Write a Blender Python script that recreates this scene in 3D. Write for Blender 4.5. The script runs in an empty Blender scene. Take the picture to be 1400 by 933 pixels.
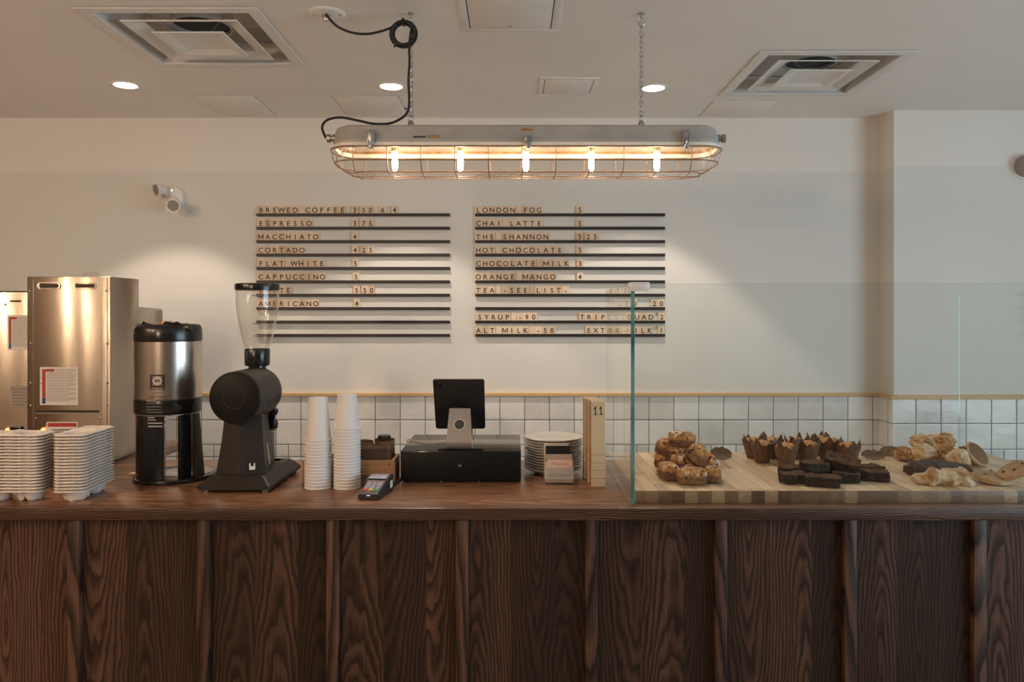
import bpy, bmesh, math, random
from mathutils import Vector, Matrix, noise as mnoise
PI = math.pi
random.seed(7)
SC = bpy.context.scene
COL = SC.collection

# ------------------------------------------------------------------ camera, light, exposure
F = 1058.0            # focal length in pixels of the 1400 x 933 frame
U0, V0, CH = 700.0, 430.0, 1.59
cam_d = bpy.data.cameras.new('camera'); cam = bpy.data.objects.new('camera', cam_d); COL.objects.link(cam)
cam.location = (0, 0, CH); cam.rotation_euler = (PI/2, 0, 0)
cam_d.sensor_width = 36; cam_d.lens = F/1400*36; cam_d.shift_y = -(466.5-V0)/1400
cam_d.clip_start = 0.05; cam_d.clip_end = 100
SC.camera = cam
SC.view_settings.view_transform = 'Standard'
SC.view_settings.look = 'None'
SC.view_settings.gamma = 1.0
SC.view_settings.use_curve_mapping = False
SC.view_settings.exposure = 0.5
world = bpy.data.worlds.new('world'); SC.world = world; world.use_nodes = True
world.node_tree.nodes['Background'].inputs[0].default_value = (.75, .87, 1, 1)
world.node_tree.nodes['Background'].inputs[1].default_value = .6

ZC = 2.637            # ceiling height
YW = 4.12             # back wall
YB = 3.97             # face of the wall block on the right
XB = 1.959            # its left corner
XL, XR, YF = -3.9, 4.3, -4.0
DOWN = [(-1.763, 3.53), (-.554, 3.55), (.654, 3.575)]
SPOT_W, BULB_L, DAY_W, FRONT_W = 28.0, 75.0, 72.0, 80.0
WARM = (1.0, .84, .69)
AMBER = (1.0, .72, .49)
for dx, dy in DOWN:
    l = bpy.data.lights.new('downlight_beam', 'SPOT'); l.energy = SPOT_W; l.color = WARM
    l.spot_size = math.radians(86); l.spot_blend = .22; l.shadow_soft_size = .045
    o = bpy.data.objects.new('downlight_beam', l); COL.objects.link(o); o.location = (dx, dy, ZC-.02)
for dx, dy in [(-2.7, .7), (-1.5, .7), (-.3, .7), (.9, .7)]:                       # unseen spots added over the customer floor to bounce light onto the ceiling
    l = bpy.data.lights.new('floor_bounce_spot', 'SPOT'); l.energy = FRONT_W; l.color = WARM
    l.spot_size = math.radians(62); l.spot_blend = .5; l.shadow_soft_size = .06
    o = bpy.data.objects.new('floor_bounce_spot', l); COL.objects.link(o); o.location = (dx, dy, ZC-.02)
for gx_, gy_, gz_, gw_ in [(-3.05, .9, 2.3, 26.0), (-2.55, .3, 2.3, 26.0), (-1.9, -1.4, 2.1, 62.0)]:      # unseen point lights added as warm fill for the ceiling and upper wall
    l = bpy.data.lights.new('warm_fill_light', 'POINT'); l.energy = gw_; l.color = AMBER; l.shadow_soft_size = .07
    o = bpy.data.objects.new('warm_fill_light', l); COL.objects.link(o); o.location = (gx_, gy_, gz_)
l = bpy.data.lights.new('window_daylight', 'AREA'); l.shape = 'RECTANGLE'; l.size = 3.2; l.size_y = 1.75
l.energy = DAY_W; l.color = (.66, .86, 1.0)
o = bpy.data.objects.new('window_daylight', l); COL.objects.link(o)
o.location = (XR+.03, .15, 1.5); o.rotation_euler = (PI/2, 0, PI/2)

# ------------------------------------------------------------------ helpers
def at(u, v, Y):
    return Vector(((u-U0)*Y/F, Y, CH-(v-V0)*Y/F))
def s2l(c):
    return tuple((x/12.92 if x <= .04045 else ((x+.055)/1.055)**2.4) for x in c)
def rgb(r, g, b):
    return s2l((r/255, g/255, b/255))+(1,)

class NB:
    """node builder: a material with a principled shader and short-hand nodes"""
    def __init__(s, name):
        s.m = bpy.data.materials.new(name); s.m.use_nodes = True
        s.nt = s.m.node_tree; s.bsdf = s.nt.nodes['Principled BSDF']; s.out = s.nt.nodes['Material Output']
    def n(s, t, **k):
        x = s.nt.nodes.new(t)
        for a, b in k.items(): setattr(x, a, b)
        return x
    def put(s, sock, v):
        if isinstance(v, bpy.types.NodeSocket): s.nt.links.new(v, sock)
        elif isinstance(v, (tuple, list)) and len(v) == 3 and sock.type == 'RGBA': sock.default_value = tuple(v)+(1,)
        else: sock.default_value = v
    def pos(s): return s.n('ShaderNodeNewGeometry').outputs['Position']
    def obj(s): return s.n('ShaderNodeTexCoord').outputs['Object']
    def rnd(s): return s.n('ShaderNodeObjectInfo').outputs['Random']
    def sep(s, v):
        x = s.n('ShaderNodeSeparateXYZ'); s.put(x.inputs[0], v); return x.outputs
    def com(s, a, b, c):
        x = s.n('ShaderNodeCombineXYZ')
        for i, q in enumerate((a, b, c)): s.put(x.inputs[i], q)
        return x.outputs[0]
    def ma(s, op, a, b=0.0, c=None):
        x = s.n('ShaderNodeMath', operation=op); s.put(x.inputs[0], a); s.put(x.inputs[1], b)
        if c is not None: s.put(x.inputs[2], c)
        return x.outputs[0]
    def scale(s, v, sc):
        x = s.n('ShaderNodeVectorMath', operation='MULTIPLY'); s.put(x.inputs[0], v); x.inputs[1].default_value = sc; return x.outputs[0]
    def addv(s, v, w):
        x = s.n('ShaderNodeVectorMath', operation='ADD'); s.put(x.inputs[0], v); s.put(x.inputs[1], w); return x.outputs[0]
    def noise(s, v, sc=5, det=3, rough=.5, dist=0):
        x = s.n('ShaderNodeTexNoise'); s.put(x.inputs['Vector'], v); s.put(x.inputs['Scale'], sc)
        s.put(x.inputs['Detail'], det); s.put(x.inputs['Roughness'], rough); s.put(x.inputs['Distortion'], dist); return x.outputs[0]
    def white(s, v, dim='3D'):
        x = s.n('ShaderNodeTexWhiteNoise', noise_dimensions=dim)
        s.put(x.inputs['W' if dim == '1D' else 'Vector'], v); return x.outputs[0]
    def ramp(s, f, stops, interp='LINEAR'):
        x = s.n('ShaderNodeValToRGB'); s.put(x.inputs[0], f); cr = x.color_ramp; cr.interpolation = interp
        while len(cr.elements) < len(stops): cr.elements.new(.5)
        for e, (p, c) in zip(cr.elements, stops):
            e.position = p; e.color = c if isinstance(c, (tuple, list)) else (c, c, c, 1)
        return x.outputs[0]
    def mix(s, f, a, b):
        x = s.n('ShaderNodeMix', data_type='RGBA'); s.put(x.inputs[0], f); s.put(x.inputs[6], a); s.put(x.inputs[7], b); return x.outputs[2]
    def bump(s, h, st=.3, d=.01):
        x = s.n('ShaderNodeBump'); s.put(x.inputs['Height'], h); x.inputs['Strength'].default_value = st; x.inputs['Distance'].default_value = d
        s.nt.links.new(x.outputs[0], s.bsdf.inputs['Normal'])
    def fin(s, col=None, rough=.5, metal=0, **k):
        if col is not None: s.put(s.bsdf.inputs['Base Color'], col)
        s.put(s.bsdf.inputs['Roughness'], rough); s.put(s.bsdf.inputs['Metallic'], metal)
        for a, b in k.items(): s.put(s.bsdf.inputs[a.replace('_', ' ')], b)
        return s.m

def pm(name, c, var=.08, sc=20, rough=.5, metal=0, bump=0, bsc=60, bd=.002, **k):
    """one colour with a slight procedural unevenness"""
    b = NB(name); p = b.obj()
    f = b.noise(p, sc, 3)
    lo = tuple(x*(1-var) for x in c[:3])+(1,); hi = tuple(min(1, x*(1+var)) for x in c[:3])+(1,)
    col = b.ramp(f, [(.3, lo), (.7, hi)])
    if bump: b.bump(b.noise(p, bsc, 3), bump, bd)
    return b.fin(col, rough, metal, **k)

def glow(name, c, st):
    b = NB(name); b.fin(c, .5); b.put(b.bsdf.inputs['Emission Color'], c); b.bsdf.inputs['Emission Strength'].default_value = st
    return b.m

def clear(name, tint, ior=1.5, rough=0.0):
    b = NB(name); nt = b.nt
    tr = b.n('ShaderNodeBsdfTransparent'); tr.inputs[0].default_value = tint
    gl = b.n('ShaderNodeBsdfGlossy'); gl.inputs['Roughness'].default_value = rough; gl.inputs[0].default_value = (1, 1, 1, 1)
    gm = b.n('ShaderNodeNewGeometry'); dt = b.n('ShaderNodeVectorMath', operation='DOT_PRODUCT')       # Schlick: a thin pane reflects the same from both faces
    nt.links.new(gm.outputs['Normal'], dt.inputs[0]); nt.links.new(gm.outputs['Incoming'], dt.inputs[1])
    r0 = ((ior-1)/(ior+1))**2
    fr = b.ma('MULTIPLY_ADD', b.ma('POWER', b.ma('SUBTRACT', 1.0, b.ma('ABSOLUTE', dt.outputs['Value'])), 5.0), 1-r0, r0)
    mx = b.n('ShaderNodeMixShader'); nt.links.new(fr, mx.inputs[0]); nt.links.new(tr.outputs[0], mx.inputs[1]); nt.links.new(gl.outputs[0], mx.inputs[2])
    nt.links.new(mx.outputs[0], b.out.inputs[0]); nt.nodes.remove(b.bsdf)
    return b.m

def wood(name, along, pale, mid, dark, plank=.13, freq=60, stretch=.18, rough=.4, line=.55, tone=.5, bump=.15, pore=1.0, streak=.5, **kw):
    """oak: cathedral figure per plank, pores, tone change from plank to plank"""
    b = NB(name); x, y, z = b.sep(b.pos())
    if along == 'z': a, c, d = z, x, y
    elif along == 'x': a, c, d = x, b.ma('ADD', y, z), z
    else: a, c, d = y, x, z
    q = b.ma('DIVIDE', c, plank); idx = b.ma('FLOOR', q)
    r1 = b.white(idx, '1D'); r2 = b.white(b.ma('ADD', idx, 17.3), '1D'); r3 = b.white(b.ma('ADD', idx, 41.7), '1D')
    loc = b.ma('MULTIPLY', b.ma('SUBTRACT', b.ma('FRACT', q), b.ma('MULTIPLY_ADD', r1, .9, .05)), plank)
    az = b.ma('MULTIPLY', b.ma('ADD', a, b.ma('MULTIPLY_ADD', r2, 2.4, -1.5)), stretch)
    wob = b.noise(b.com(b.ma('MULTIPLY', c, 9), b.ma('MULTIPLY', a, 2.2), b.ma('MULTIPLY', r3, 9)), 1, 4, .55)
    rr = b.ma('SQRT', b.ma('ADD', b.ma('MULTIPLY', loc, loc), b.ma('MULTIPLY', az, az)))
    rr = b.ma('ADD', rr, b.ma('MULTIPLY', wob, .055))
    fr = b.ma('FRACT', b.ma('MULTIPLY', rr, freq))
    ring = b.ramp(fr, [(0, .0), (.18, .35), (.6, 1.0), (.86, .8), (1, .0)])
    por = b.noise(b.com(b.ma('MULTIPLY', c, 420), b.ma('MULTIPLY', a, 7), b.ma('MULTIPLY', d, 300)), 1, 2, .6)
    porr = b.ramp(por, [(.36, .25), (.56, 1.0)])
    big = b.noise(b.com(b.ma('MULTIPLY', c, 14), b.ma('MULTIPLY', a, 1.3), b.ma('MULTIPLY', r3, 5)), 1, 3, .55)
    val = b.ma('MULTIPLY', b.ma('MULTIPLY_ADD', ring, line, 1-line), b.ma('MULTIPLY_ADD', porr, .45*pore, 1-.45*pore))
    val = b.ma('MULTIPLY', val, b.ma('MULTIPLY_ADD', big, streak*1.6, 1-streak*.9))
    val = b.ma('MULTIPLY', val, b.ma('MULTIPLY_ADD', r3, tone, 1-tone*.6))
    col = b.ramp(val, [(.08, dark), (.48, mid), (1.0, pale)])
    b.bump(b.ma('MULTIPLY', ring, porr), bump, .0015)
    return b.fin(col, rough, 0, **kw)

# ---- mesh builder
class MB:
    def __init__(s): s.bm = bmesh.new()
    def add(s, t, M=None, mi=0):
        if M is not None: t.transform(M)
        for f in t.faces: f.material_index = mi
        me = bpy.data.meshes.new('t'); t.to_mesh(me); t.free()
        s.bm.from_mesh(me); bpy.data.meshes.remove(me); return s
    def box(s, x0, x1, y0, y1, z0, z1, bev=0, seg=2, M=None, mi=0):
        t = bmesh.new(); bmesh.ops.create_cube(t, size=1)
        for v in t.verts: v.co = Vector((x0+(v.co.x+.5)*(x1-x0), y0+(v.co.y+.5)*(y1-y0), z0+(v.co.z+.5)*(z1-z0)))
        if bev: bmesh.ops.bevel(t, geom=list(t.edges), offset=bev, segments=seg, affect='EDGES', profile=.5)
        return s.add(t, M, mi)
    def lathe(s, prof, n=32, M=None, mi=0, sx=1, sy=1):
        """profile of (radius, z); closed with caps where the radius is 0"""
        t = bmesh.new(); rows = []
        for r, z in prof:
            if r < 1e-6: rows.append([t.verts.new((0, 0, z))])
            else: rows.append([t.verts.new((r*sx*math.cos(2*PI*i/n), r*sy*math.sin(2*PI*i/n), z)) for i in range(n)])
        for a, b in zip(rows, rows[1:]):
            for i in range(n):
                j = (i+1) % n
                if len(a) == 1 and len(b) == 1: continue
                if len(a) == 1: t.faces.new((a[0], b[j], b[i]))
                elif len(b) == 1: t.faces.new((a[i], a[j], b[0]))
                else: t.faces.new((a[i], a[j], b[j], b[i]))
        bmesh.ops.recalc_face_normals(t, faces=t.faces)
        return s.add(t, M, mi)
    def tube(s, pts, r, n=8, closed=False, M=None, mi=0, flat=1.0):
        t = bmesh.new(); pts = [Vector(p) for p in pts]; rows = []; N = len(pts)
        prev = None
        for i, p in enumerate(pts):
            if closed: d = pts[(i+1) % N]-pts[i-1]
            else: d = pts[min(i+1, N-1)]-pts[max(i-1, 0)]
            d.normalize()
            if prev is None:
                up = Vector((0, 0, 1)) if abs(d.z) < .9 else Vector((1, 0, 0)); a = d.cross(up).normalized()
            else: a = (prev-d*prev.dot(d)).normalized()
            prev = a; b = d.cross(a); ri = r[i] if isinstance(r, (list, tuple)) else r
            rows.append([t.verts.new(p+a*ri*math.cos(2*PI*k/n)+b*ri*flat*math.sin(2*PI*k/n)) for k in range(n)])
        for i in range(N if closed else N-1):
            A, B = rows[i], rows[(i+1) % N]
            for k in range(n): t.faces.new((A[k], A[(k+1) % n], B[(k+1) % n], B[k]))
        if not closed: t.faces.new(rows[0][::-1]); t.faces.new(rows[-1])
        bmesh.ops.recalc_face_normals(t, faces=t.faces)
        return s.add(t, M, mi)
    def prism(s, poly, d, bev=0, M=None, mi=0, seg=2):
        """polygon in XY extruded upwards by d"""
        t = bmesh.new(); lo = [t.verts.new((x, y, 0)) for x, y in poly]; hi = [t.verts.new((x, y, d)) for x, y in poly]
        n = len(poly); t.faces.new(lo[::-1]); t.faces.new(hi)
        for i in range(n): t.faces.new((lo[i], lo[(i+1) % n], hi[(i+1) % n], hi[i]))
        bmesh.ops.recalc_face_normals(t, faces=t.faces)
        if bev: bmesh.ops.bevel(t, geom=list(t.edges), offset=bev, segments=seg, affect='EDGES', profile=.5)
        return s.add(t, M, mi)
    def loft(s, rings, cap=True, M=None, mi=0):
        t = bmesh.new(); rows = [[t.verts.new(p) for p in r] for r in rings]; n = len(rows[0])
        for a, b in zip(rows, rows[1:]):
            for i in range(n): t.faces.new((a[i], a[(i+1) % n], b[(i+1) % n], b[i]))
        if cap: t.faces.new(rows[0][::-1]); t.faces.new(rows[-1])
        bmesh.ops.recalc_face_normals(t, faces=t.faces)
        return s.add(t, M, mi)
    def blob(s, f, sub=4, M=None, mi=0):
        t = bmesh.new(); bmesh.ops.create_icosphere(t, subdivisions=sub, radius=1)
        for v in t.verts: v.co = f(v.co.copy())
        return s.add(t, M, mi)
    def mesh(s, me, M=None, mi=0):
        t = bmesh.new(); t.from_mesh(me); return s.add(t, M, mi)

def T(x, y, z): return Matrix.Translation((x, y, z))
def R(a, ax): return Matrix.Rotation(a, 4, ax)
def S(x, y, z): return Matrix.Diagonal((x, y, z, 1))
RX90 = R(PI/2, 'X')          # XY drawing -> upright, facing the camera (-Y)

def rrect(w, h, r, n=6, cx=0, cy=0):
    out = []
    for sx, sy, a0 in ((1, 1, 0), (-1, 1, PI/2), (-1, -1, PI), (1, -1, 1.5*PI)):
        for i in range(n+1):
            a = a0+PI/2*i/n
            out.append((cx+sx*(w/2-r)+r*math.cos(a), cy+sy*(h/2-r)+r*math.sin(a)))
    return out

def build(name, mb, mats, parent=None, smooth=40, world=True):
    me = bpy.data.meshes.new(name); bm = mb.bm
    if parent is not None and world:
        p = parent; off = Vector((0, 0, 0))
        while p is not None: off += p.location; p = p.parent
        bmesh.ops.translate(bm, verts=bm.verts, vec=-off)
    bm.to_mesh(me); bm.free()
    for m in (mats if isinstance(mats, (list, tuple)) else [mats]): me.materials.append(m)
    if smooth:
        for p in me.polygons: p.use_smooth = True
        me.set_sharp_from_angle(angle=math.radians(smooth))
    o = bpy.data.objects.new(name, me); COL.objects.link(o)
    if parent is not None: o.parent = parent
    return o
def tag(o, label, cat, group=None, kind=None):
    o['label'] = label; o['category'] = cat
    if group: o['group'] = group
    if kind: o['kind'] = kind
    return o
def thing(name, loc, label, cat, group=None):
    o = bpy.data.objects.new(name, None); o.empty_display_size = .05; COL.objects.link(o); o.location = loc
    return tag(o, label, cat, group)
def single(name, mb, mats, loc, label, cat, group=None, smooth=40, world=True):
    """a thing that is one mesh, its origin at its base"""
    if world: bmesh.ops.translate(mb.bm, verts=mb.bm.verts, vec=-Vector(loc))
    o = build(name, mb, mats, None, smooth); o.location = loc
    return tag(o, label, cat, group)
def struct(name, mb, mats, smooth=0):
    o = build(name, mb, mats, None, smooth); o['kind'] = 'structure'; return o
def copy_tree(root, loc=None, rot=None, label=None, scale=None):
    r = root.copy(); COL.objects.link(r)
    if loc is not None: r.location = loc
    if rot is not None: r.rotation_euler = rot
    if scale is not None: r.scale = scale
    if label: r['label'] = label
    for ch in list(root.children):
        c = ch.copy(); COL.objects.link(c); c.parent = r
        for g in list(ch.children):
            d = g.copy(); COL.objects.link(d); d.parent = c
    return r
_tc = {}
def text_mesh(txt, size=1.0, ext=.01, bold=.0, align='CENTER'):
    k = (txt, size, ext, bold, align)
    if k not in _tc:
        cu = bpy.data.curves.new('t', 'FONT'); cu.body = txt; cu.size = size; cu.extrude = ext; cu.offset = bold
        cu.align_x = align; cu.resolution_u = 4
        o = bpy.data.objects.new('t', cu); COL.objects.link(o)
        dg = bpy.context.evaluated_depsgraph_get()
        me = bpy.data.meshes.new_from_object(o.evaluated_get(dg)); me.name = 'text'
        bpy.data.objects.remove(o); bpy.data.curves.remove(cu); _tc[k] = me
    return _tc[k]

# ------------------------------------------------------------------ materials
def wall_paint():
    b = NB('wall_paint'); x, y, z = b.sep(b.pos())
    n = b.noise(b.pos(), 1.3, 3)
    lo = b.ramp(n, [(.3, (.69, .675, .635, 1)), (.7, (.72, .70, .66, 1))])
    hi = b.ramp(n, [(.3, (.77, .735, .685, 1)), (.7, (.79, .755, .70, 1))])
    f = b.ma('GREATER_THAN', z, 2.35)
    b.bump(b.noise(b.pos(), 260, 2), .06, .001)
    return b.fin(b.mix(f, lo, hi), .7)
M_wall = wall_paint()
M_ceil = pm('ceiling_paint', (.84, .815, .78), .02, 2, .75)
M_white = pm('white_enamel_metal', (.80, .79, .76), .03, 8, .4)
M_vent = pm('vent_metal', (.74, .73, .70), .03, 8, .45)
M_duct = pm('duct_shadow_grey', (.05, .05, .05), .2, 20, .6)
M_line = pm('dark_gap', (.03, .027, .025), .2, 20, .7)
def tile_mat(name, u0, p, v0, axis=0):
    b = NB(name); xyz = b.sep(b.pos()); c = xyz[axis]; z = xyz[2]
    fv0 = b.ma('DIVIDE', b.ma('SUBTRACT', z, v0), .131)
    low = b.ma('LESS_THAN', z, v0)                                 # the bottom row: half-size tiles
    u = b.ma('DIVIDE', b.ma('SUBTRACT', c, u0), p)
    u = b.ma('MULTIPLY', u, b.ma('MULTIPLY_ADD', low, 1.0, 1.0))
    fv = b.ma('MULTIPLY', fv0, b.ma('MULTIPLY_ADD', low, 1.0, 1.0))
    iu, iv = b.ma('FLOOR', u), b.ma('FLOOR', fv)
    fu, fw = b.ma('FRACT', u), b.ma('FRACT', fv)
    du = b.ma('MULTIPLY', b.ma('MINIMUM', fu, b.ma('SUBTRACT', 1, fu)), b.ma('MULTIPLY_ADD', low, -.5, 1.0))
    dv = b.ma('MULTIPLY', b.ma('MINIMUM', fw, b.ma('SUBTRACT', 1, fw)), b.ma('MULTIPLY_ADD', low, -.5, 1.0))
    wob = b.ma('MULTIPLY', b.noise(b.pos(), 30, 2), .012)
    d = b.ma('ADD', b.ma('MINIMUM', du, dv), b.ma('SUBTRACT', wob, .006))
    g = b.ramp(d, [(.009, 0.0), (.017, 1.0)])
    cell = b.com(iu, iv, 3.7)
    w = b.white(cell); n = b.noise(b.addv(b.scale(b.pos(), (1, 1, 1)), b.white(cell)), 14, 4, .6)
    v = b.ma('MULTIPLY_ADD', w, .55, b.ma('MULTIPLY', n, .5))
    col = b.ramp(v, [(.2, (.62, .60, .57, 1)), (.5, (.76, .745, .72, 1)), (.85, (.84, .83, .81, 1))])
    col = b.mix(g, (.03, .028, .026, 1), col)
    wave = b.noise(b.addv(b.scale(b.pos(), (1, 1, 1.6)), b.com(b.ma('MULTIPLY', w, 7), 0, 0)), 11, 2)
    h = b.ma('ADD', b.ma('MULTIPLY', wave, .5), b.ma('MULTIPLY', b.ramp(d, [(.005, 0.0), (.05, 1.0)]), .4))
    b.bump(h, .35, .012)
    return b.fin(col, b.ma('MULTIPLY_ADD', g, -.5, .72))
M_tile = tile_mat('glazed_tile', .0666, .132, .898, 0)
M_tile_r = tile_mat('glazed_tile_block', 2.0657, .1288, .900, 0)
M_tile_s = tile_mat('glazed_tile_return', YW+.02, .131, .899, 1)
def pine(name, along, a, c):
    return wood(name, along, a, tuple(x*.86 for x in a[:3])+(1,), c, plank=.6, freq=45, stretch=.05, rough=.5, line=.25, tone=.1, bump=.05, pore=.2, streak=.25)
M_pine = pine('pine_trim', 'x', (.66, .42, .20, 1), (.42, .23, .09, 1))
M_oakv = wood('dark_oak_panel', 'z', (.115, .057, .035, 1), (.036, .0175, .0110, 1), (.006, .0040, .0031, 1), plank=.132, freq=100, stretch=.085, rough=.5, line=.68, tone=.8, bump=.25, Specular_IOR_Level=.22)
M_oakb = wood('dark_oak_batten', 'z', (.15, .074, .045, 1), (.055, .026, .016, 1), (.005, .0035, .003, 1), plank=.396, freq=34, stretch=.14, rough=.45, line=.85, tone=.5, bump=.25, Specular_IOR_Level=.3)
M_oakt = wood('dark_oak_worktop', 'x', (.30, .150, .082, 1), (.14, .068, .038, 1), (.018, .010, .007, 1), plank=.10, freq=85, stretch=.05, rough=.24, line=.45, tone=.6, bump=.10)
M_oake = wood('dark_oak_edge', 'x', (.13, .066, .038, 1), (.045, .022, .013, 1), (.006, .004, .003, 1), plank=.5, freq=150, stretch=.02, rough=.4, line=.8, tone=.2, bump=.2, streak=.9, Specular_IOR_Level=.3)
def butcher(name, end):
    b = NB(name); x, y, z = b.sep(b.pos())
    q = b.ma('DIVIDE', x, .0415); i = b.ma('FLOOR', q); r = b.white(i, '1D')
    j = b.ma('FLOOR', b.ma('ADD', b.ma('DIVIDE', y, .31), b.ma('MULTIPLY', r, 5)))
    r2 = b.white(b.com(i, j, 1.5))
    if end:
        n = b.noise(b.scale(b.addv(b.pos(), b.com(b.ma('MULTIPLY', r, 9), 0, 0)), (26, 26, 60)), 1, 3, .6, 1.2)
        v = b.ma('MULTIPLY_ADD', n, .5, b.ma('MULTIPLY', r, .75))
        col = b.ramp(v, [(.2, (.085, .044, .024, 1)), (.5, (.16, .086, .045, 1)), (.8, (.28, .165, .09, 1)), (1, (.42, .27, .16, 1))])
    else:
        n = b.noise(b.scale(b.addv(b.pos(), b.com(0, b.ma('MULTIPLY', r2, 9), 0)), (70, 4, 20)), 1, 4, .55, .6)
        v = b.ma('MULTIPLY_ADD', n, .6, b.ma('MULTIPLY', r2, .55))
        col = b.ramp(v, [(.2, (.36, .22, .12, 1)), (.5, (.60, .42, .26, 1)), (.85, (.72, .54, .36, 1))])
    fr = b.ma('FRACT', q); e = b.ma('MINIMUM', fr, b.ma('SUBTRACT', 1, fr))
    col = b.mix(b.ramp(e, [(.0, 1.0), (.03, 0.0)]), col, (.16, .09, .05, 1))
    return b.fin(col, .45)
M_bt, M_be = butcher('butcher_block_top', False), butcher('butcher_block_end_grain', True)
def steel(name, c, rough, sc, an=.012):
    b = NB(name)
    n = b.noise(b.scale(b.obj(), sc), 1, 3)
    b.bump(n, .05, an)
    return b.fin(b.ramp(n, [(.3, tuple(x*.92 for x in c)+(1,)), (.7, c+(1,))]), rough, 1.0)
def brushed_sheet():
    b = NB('stainless_sheet'); n = b.noise(b.scale(b.obj(), (7, 7, 2.5)), 1, 3)
    b.bump(n, .10, .02)
    tg = b.n('ShaderNodeTangent', direction_type='RADIAL', axis='Z'); b.nt.links.new(tg.outputs[0], b.bsdf.inputs['Tangent'])
    return b.fin(b.ramp(n, [(.3, (.43, .37, .30, 1)), (.7, (.50, .44, .37, 1))]), .28, 1.0, Anisotropic=.88, Anisotropic_Rotation=.25)
M_steel = brushed_sheet()
M_brush = steel('brushed_steel', (.62, .56, .50), .27, (1.5, 1.5, 260), .002)
M_galv = pm('galvanised_steel', (.42, .41, .40), .2, 40, .35, 1.0)
M_black = pm('black_plastic', (.012, .012, .012), .2, 30, .22)
M_blackm = pm('black_painted_metal', (.008, .0072, .0065), .15, 40, .5, Specular_IOR_Level=.2, bump=.1, bsc=500, bd=.0004)
M_brownm = pm('dark_bronze_metal', (.024, .0185, .0145), .12, 40, .5, Specular_IOR_Level=.3)
M_rubber = pm('black_rubber', (.014, .013, .012), .2, 40, .6)
M_pulp = pm('moulded_pulp', (.70, .62, .55), .10, 60, .9, bump=.5, bsc=220, bd=.001)
M_paper = pm('white_paper_cup', (.74, .72, .70), .015, 20, .55)
M_label = pm('white_label', (.74, .72, .70), .04, 30, .5)
M_red = pm('label_red', (.42, .045, .03), .1, 30, .5)
M_blue = pm('label_blue', (.02, .06, .22), .1, 30, .5)
M_ink = pm('grey_ink', (.20, .19, .19), .2, 90, .6)
M_kblk = pm('black_ink', (.02, .015, .012), .2, 90, .6)
M_lamp = glow('lit_diffuser', (1, .93, .82, 1), 9.0)
M_ledr = glow('red_indicator', (1, .16, .05, 1), 6.0)
M_glass = clear('clear_glass', (.965, .985, .975, 1), 1.45)
M_pedge = clear('pane_edge_glass', (.72, .86, .84, 1), 1.45)
M_plex = clear('clear_acrylic', (.93, .92, .90, 1), 1.4)
M_hop = clear('hopper_plastic', (.965, .955, .94, 1), 1.45)
b = NB('green_glass_edge'); b.m.name = 'green_glass_edge'
M_gedge = b.fin(b.ramp(b.noise(b.scale(b.pos(), (3, 3, 9)), 1, 3), [(.35, (.012, .13, .13, 1)), (.7, (.10, .32, .31, 1))]), .12, 0, Transmission_Weight=.35)

# ------------------------------------------------------------------ the room
def plane_with_holes(x0, x1, y0, y1, z, holes):
    """a horizontal sheet with rectangular openings"""
    mb = MB(); xs = sorted({x0, x1, *[h[0] for h in holes], *[h[1] for h in holes]}); ys = sorted({y0, y1, *[h[2] for h in holes], *[h[3] for h in holes]})
    t = bmesh.new(); vs = {}
    def V(x, y):
        if (x, y) not in vs: vs[(x, y)] = t.verts.new((x, y, z))
        return vs[(x, y)]
    for a, b in zip(xs, xs[1:]):
        for c, d in zip(ys, ys[1:]):
            mx, my = (a+b)/2, (c+d)/2
            if any(h[0] < mx < h[1] and h[2] < my < h[3] for h in holes): continue
            t.faces.new((V(a, c), V(a, d), V(b, d), V(b, c)))
    return mb.add(t)
VENT_L = (-1.18, 2.945); VENT_R = (1.30, 3.38); VH = .30           # centres and half size of the two air vents
HATCH = (-.163, .158, 2.15, 2.86)
holes = [(c[0]-.272, c[0]+.272, c[1]-.272, c[1]+.272) for c in (VENT_L, VENT_R)]
struct('ceiling', plane_with_holes(XL, XR, YF, YW, ZC, holes), M_ceil)
struct('floor', MB().box(XL, XR, YF, 2.45, -.05, 0), pm('brown_floor', (.24, .19, .145), .15, 4, .6))
struct('floor_2', MB().box(XL, XR, 2.45, YW, -.05, 0), pm('pale_floor', (.80, .74, .66), .1, 4, .5))
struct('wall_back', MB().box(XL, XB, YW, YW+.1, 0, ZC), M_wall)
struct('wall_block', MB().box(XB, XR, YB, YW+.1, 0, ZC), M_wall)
struct('wall_left', MB().box(XL-.1, XL, YF, YW+.1, 0, ZC), pm('brown_left_wall', (.14, .10, .07), .1, 3, .7))
struct('wall_front', MB().box(XL, XR, YF-.1, YF, 0, ZC), pm('dark_front_wall', (.11, .085, .065), .1, 3, .7))
wr = MB()
wr.box(XR, XR+.1, YF, -1.5, 0, ZC).box(XR, XR+.1, 1.8, YW+.1, 0, ZC).box(XR, XR+.1, -1.5, 1.8, 0, .58).box(XR, XR+.1, -1.5, 1.8, 2.42, ZC)
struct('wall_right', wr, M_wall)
# tiled splashback and its pine cap
TZ = 1.156
struct('wall_tiles_back', MB().box(XL, XB-.012, YW-.012, YW, .6, TZ), M_tile)
struct('wall_tiles_return', MB().box(XB-.012, XB, YB-.012, YW, .6, TZ), M_tile_s)
struct('wall_tiles_block', MB().box(XB, XR, YB-.012, YB, .6, TZ), M_tile_r)
tr = MB().box(XL, XB-.026, YW-.026, YW, TZ, TZ+.017, .002).box(XB-.026, XB, YB-.026, YW, TZ, TZ+.017, .002)
tr.box(XB, XR, YB-.026, YB, TZ, TZ+.02, .002)
struct('trim_1', tr, M_pine)

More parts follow.
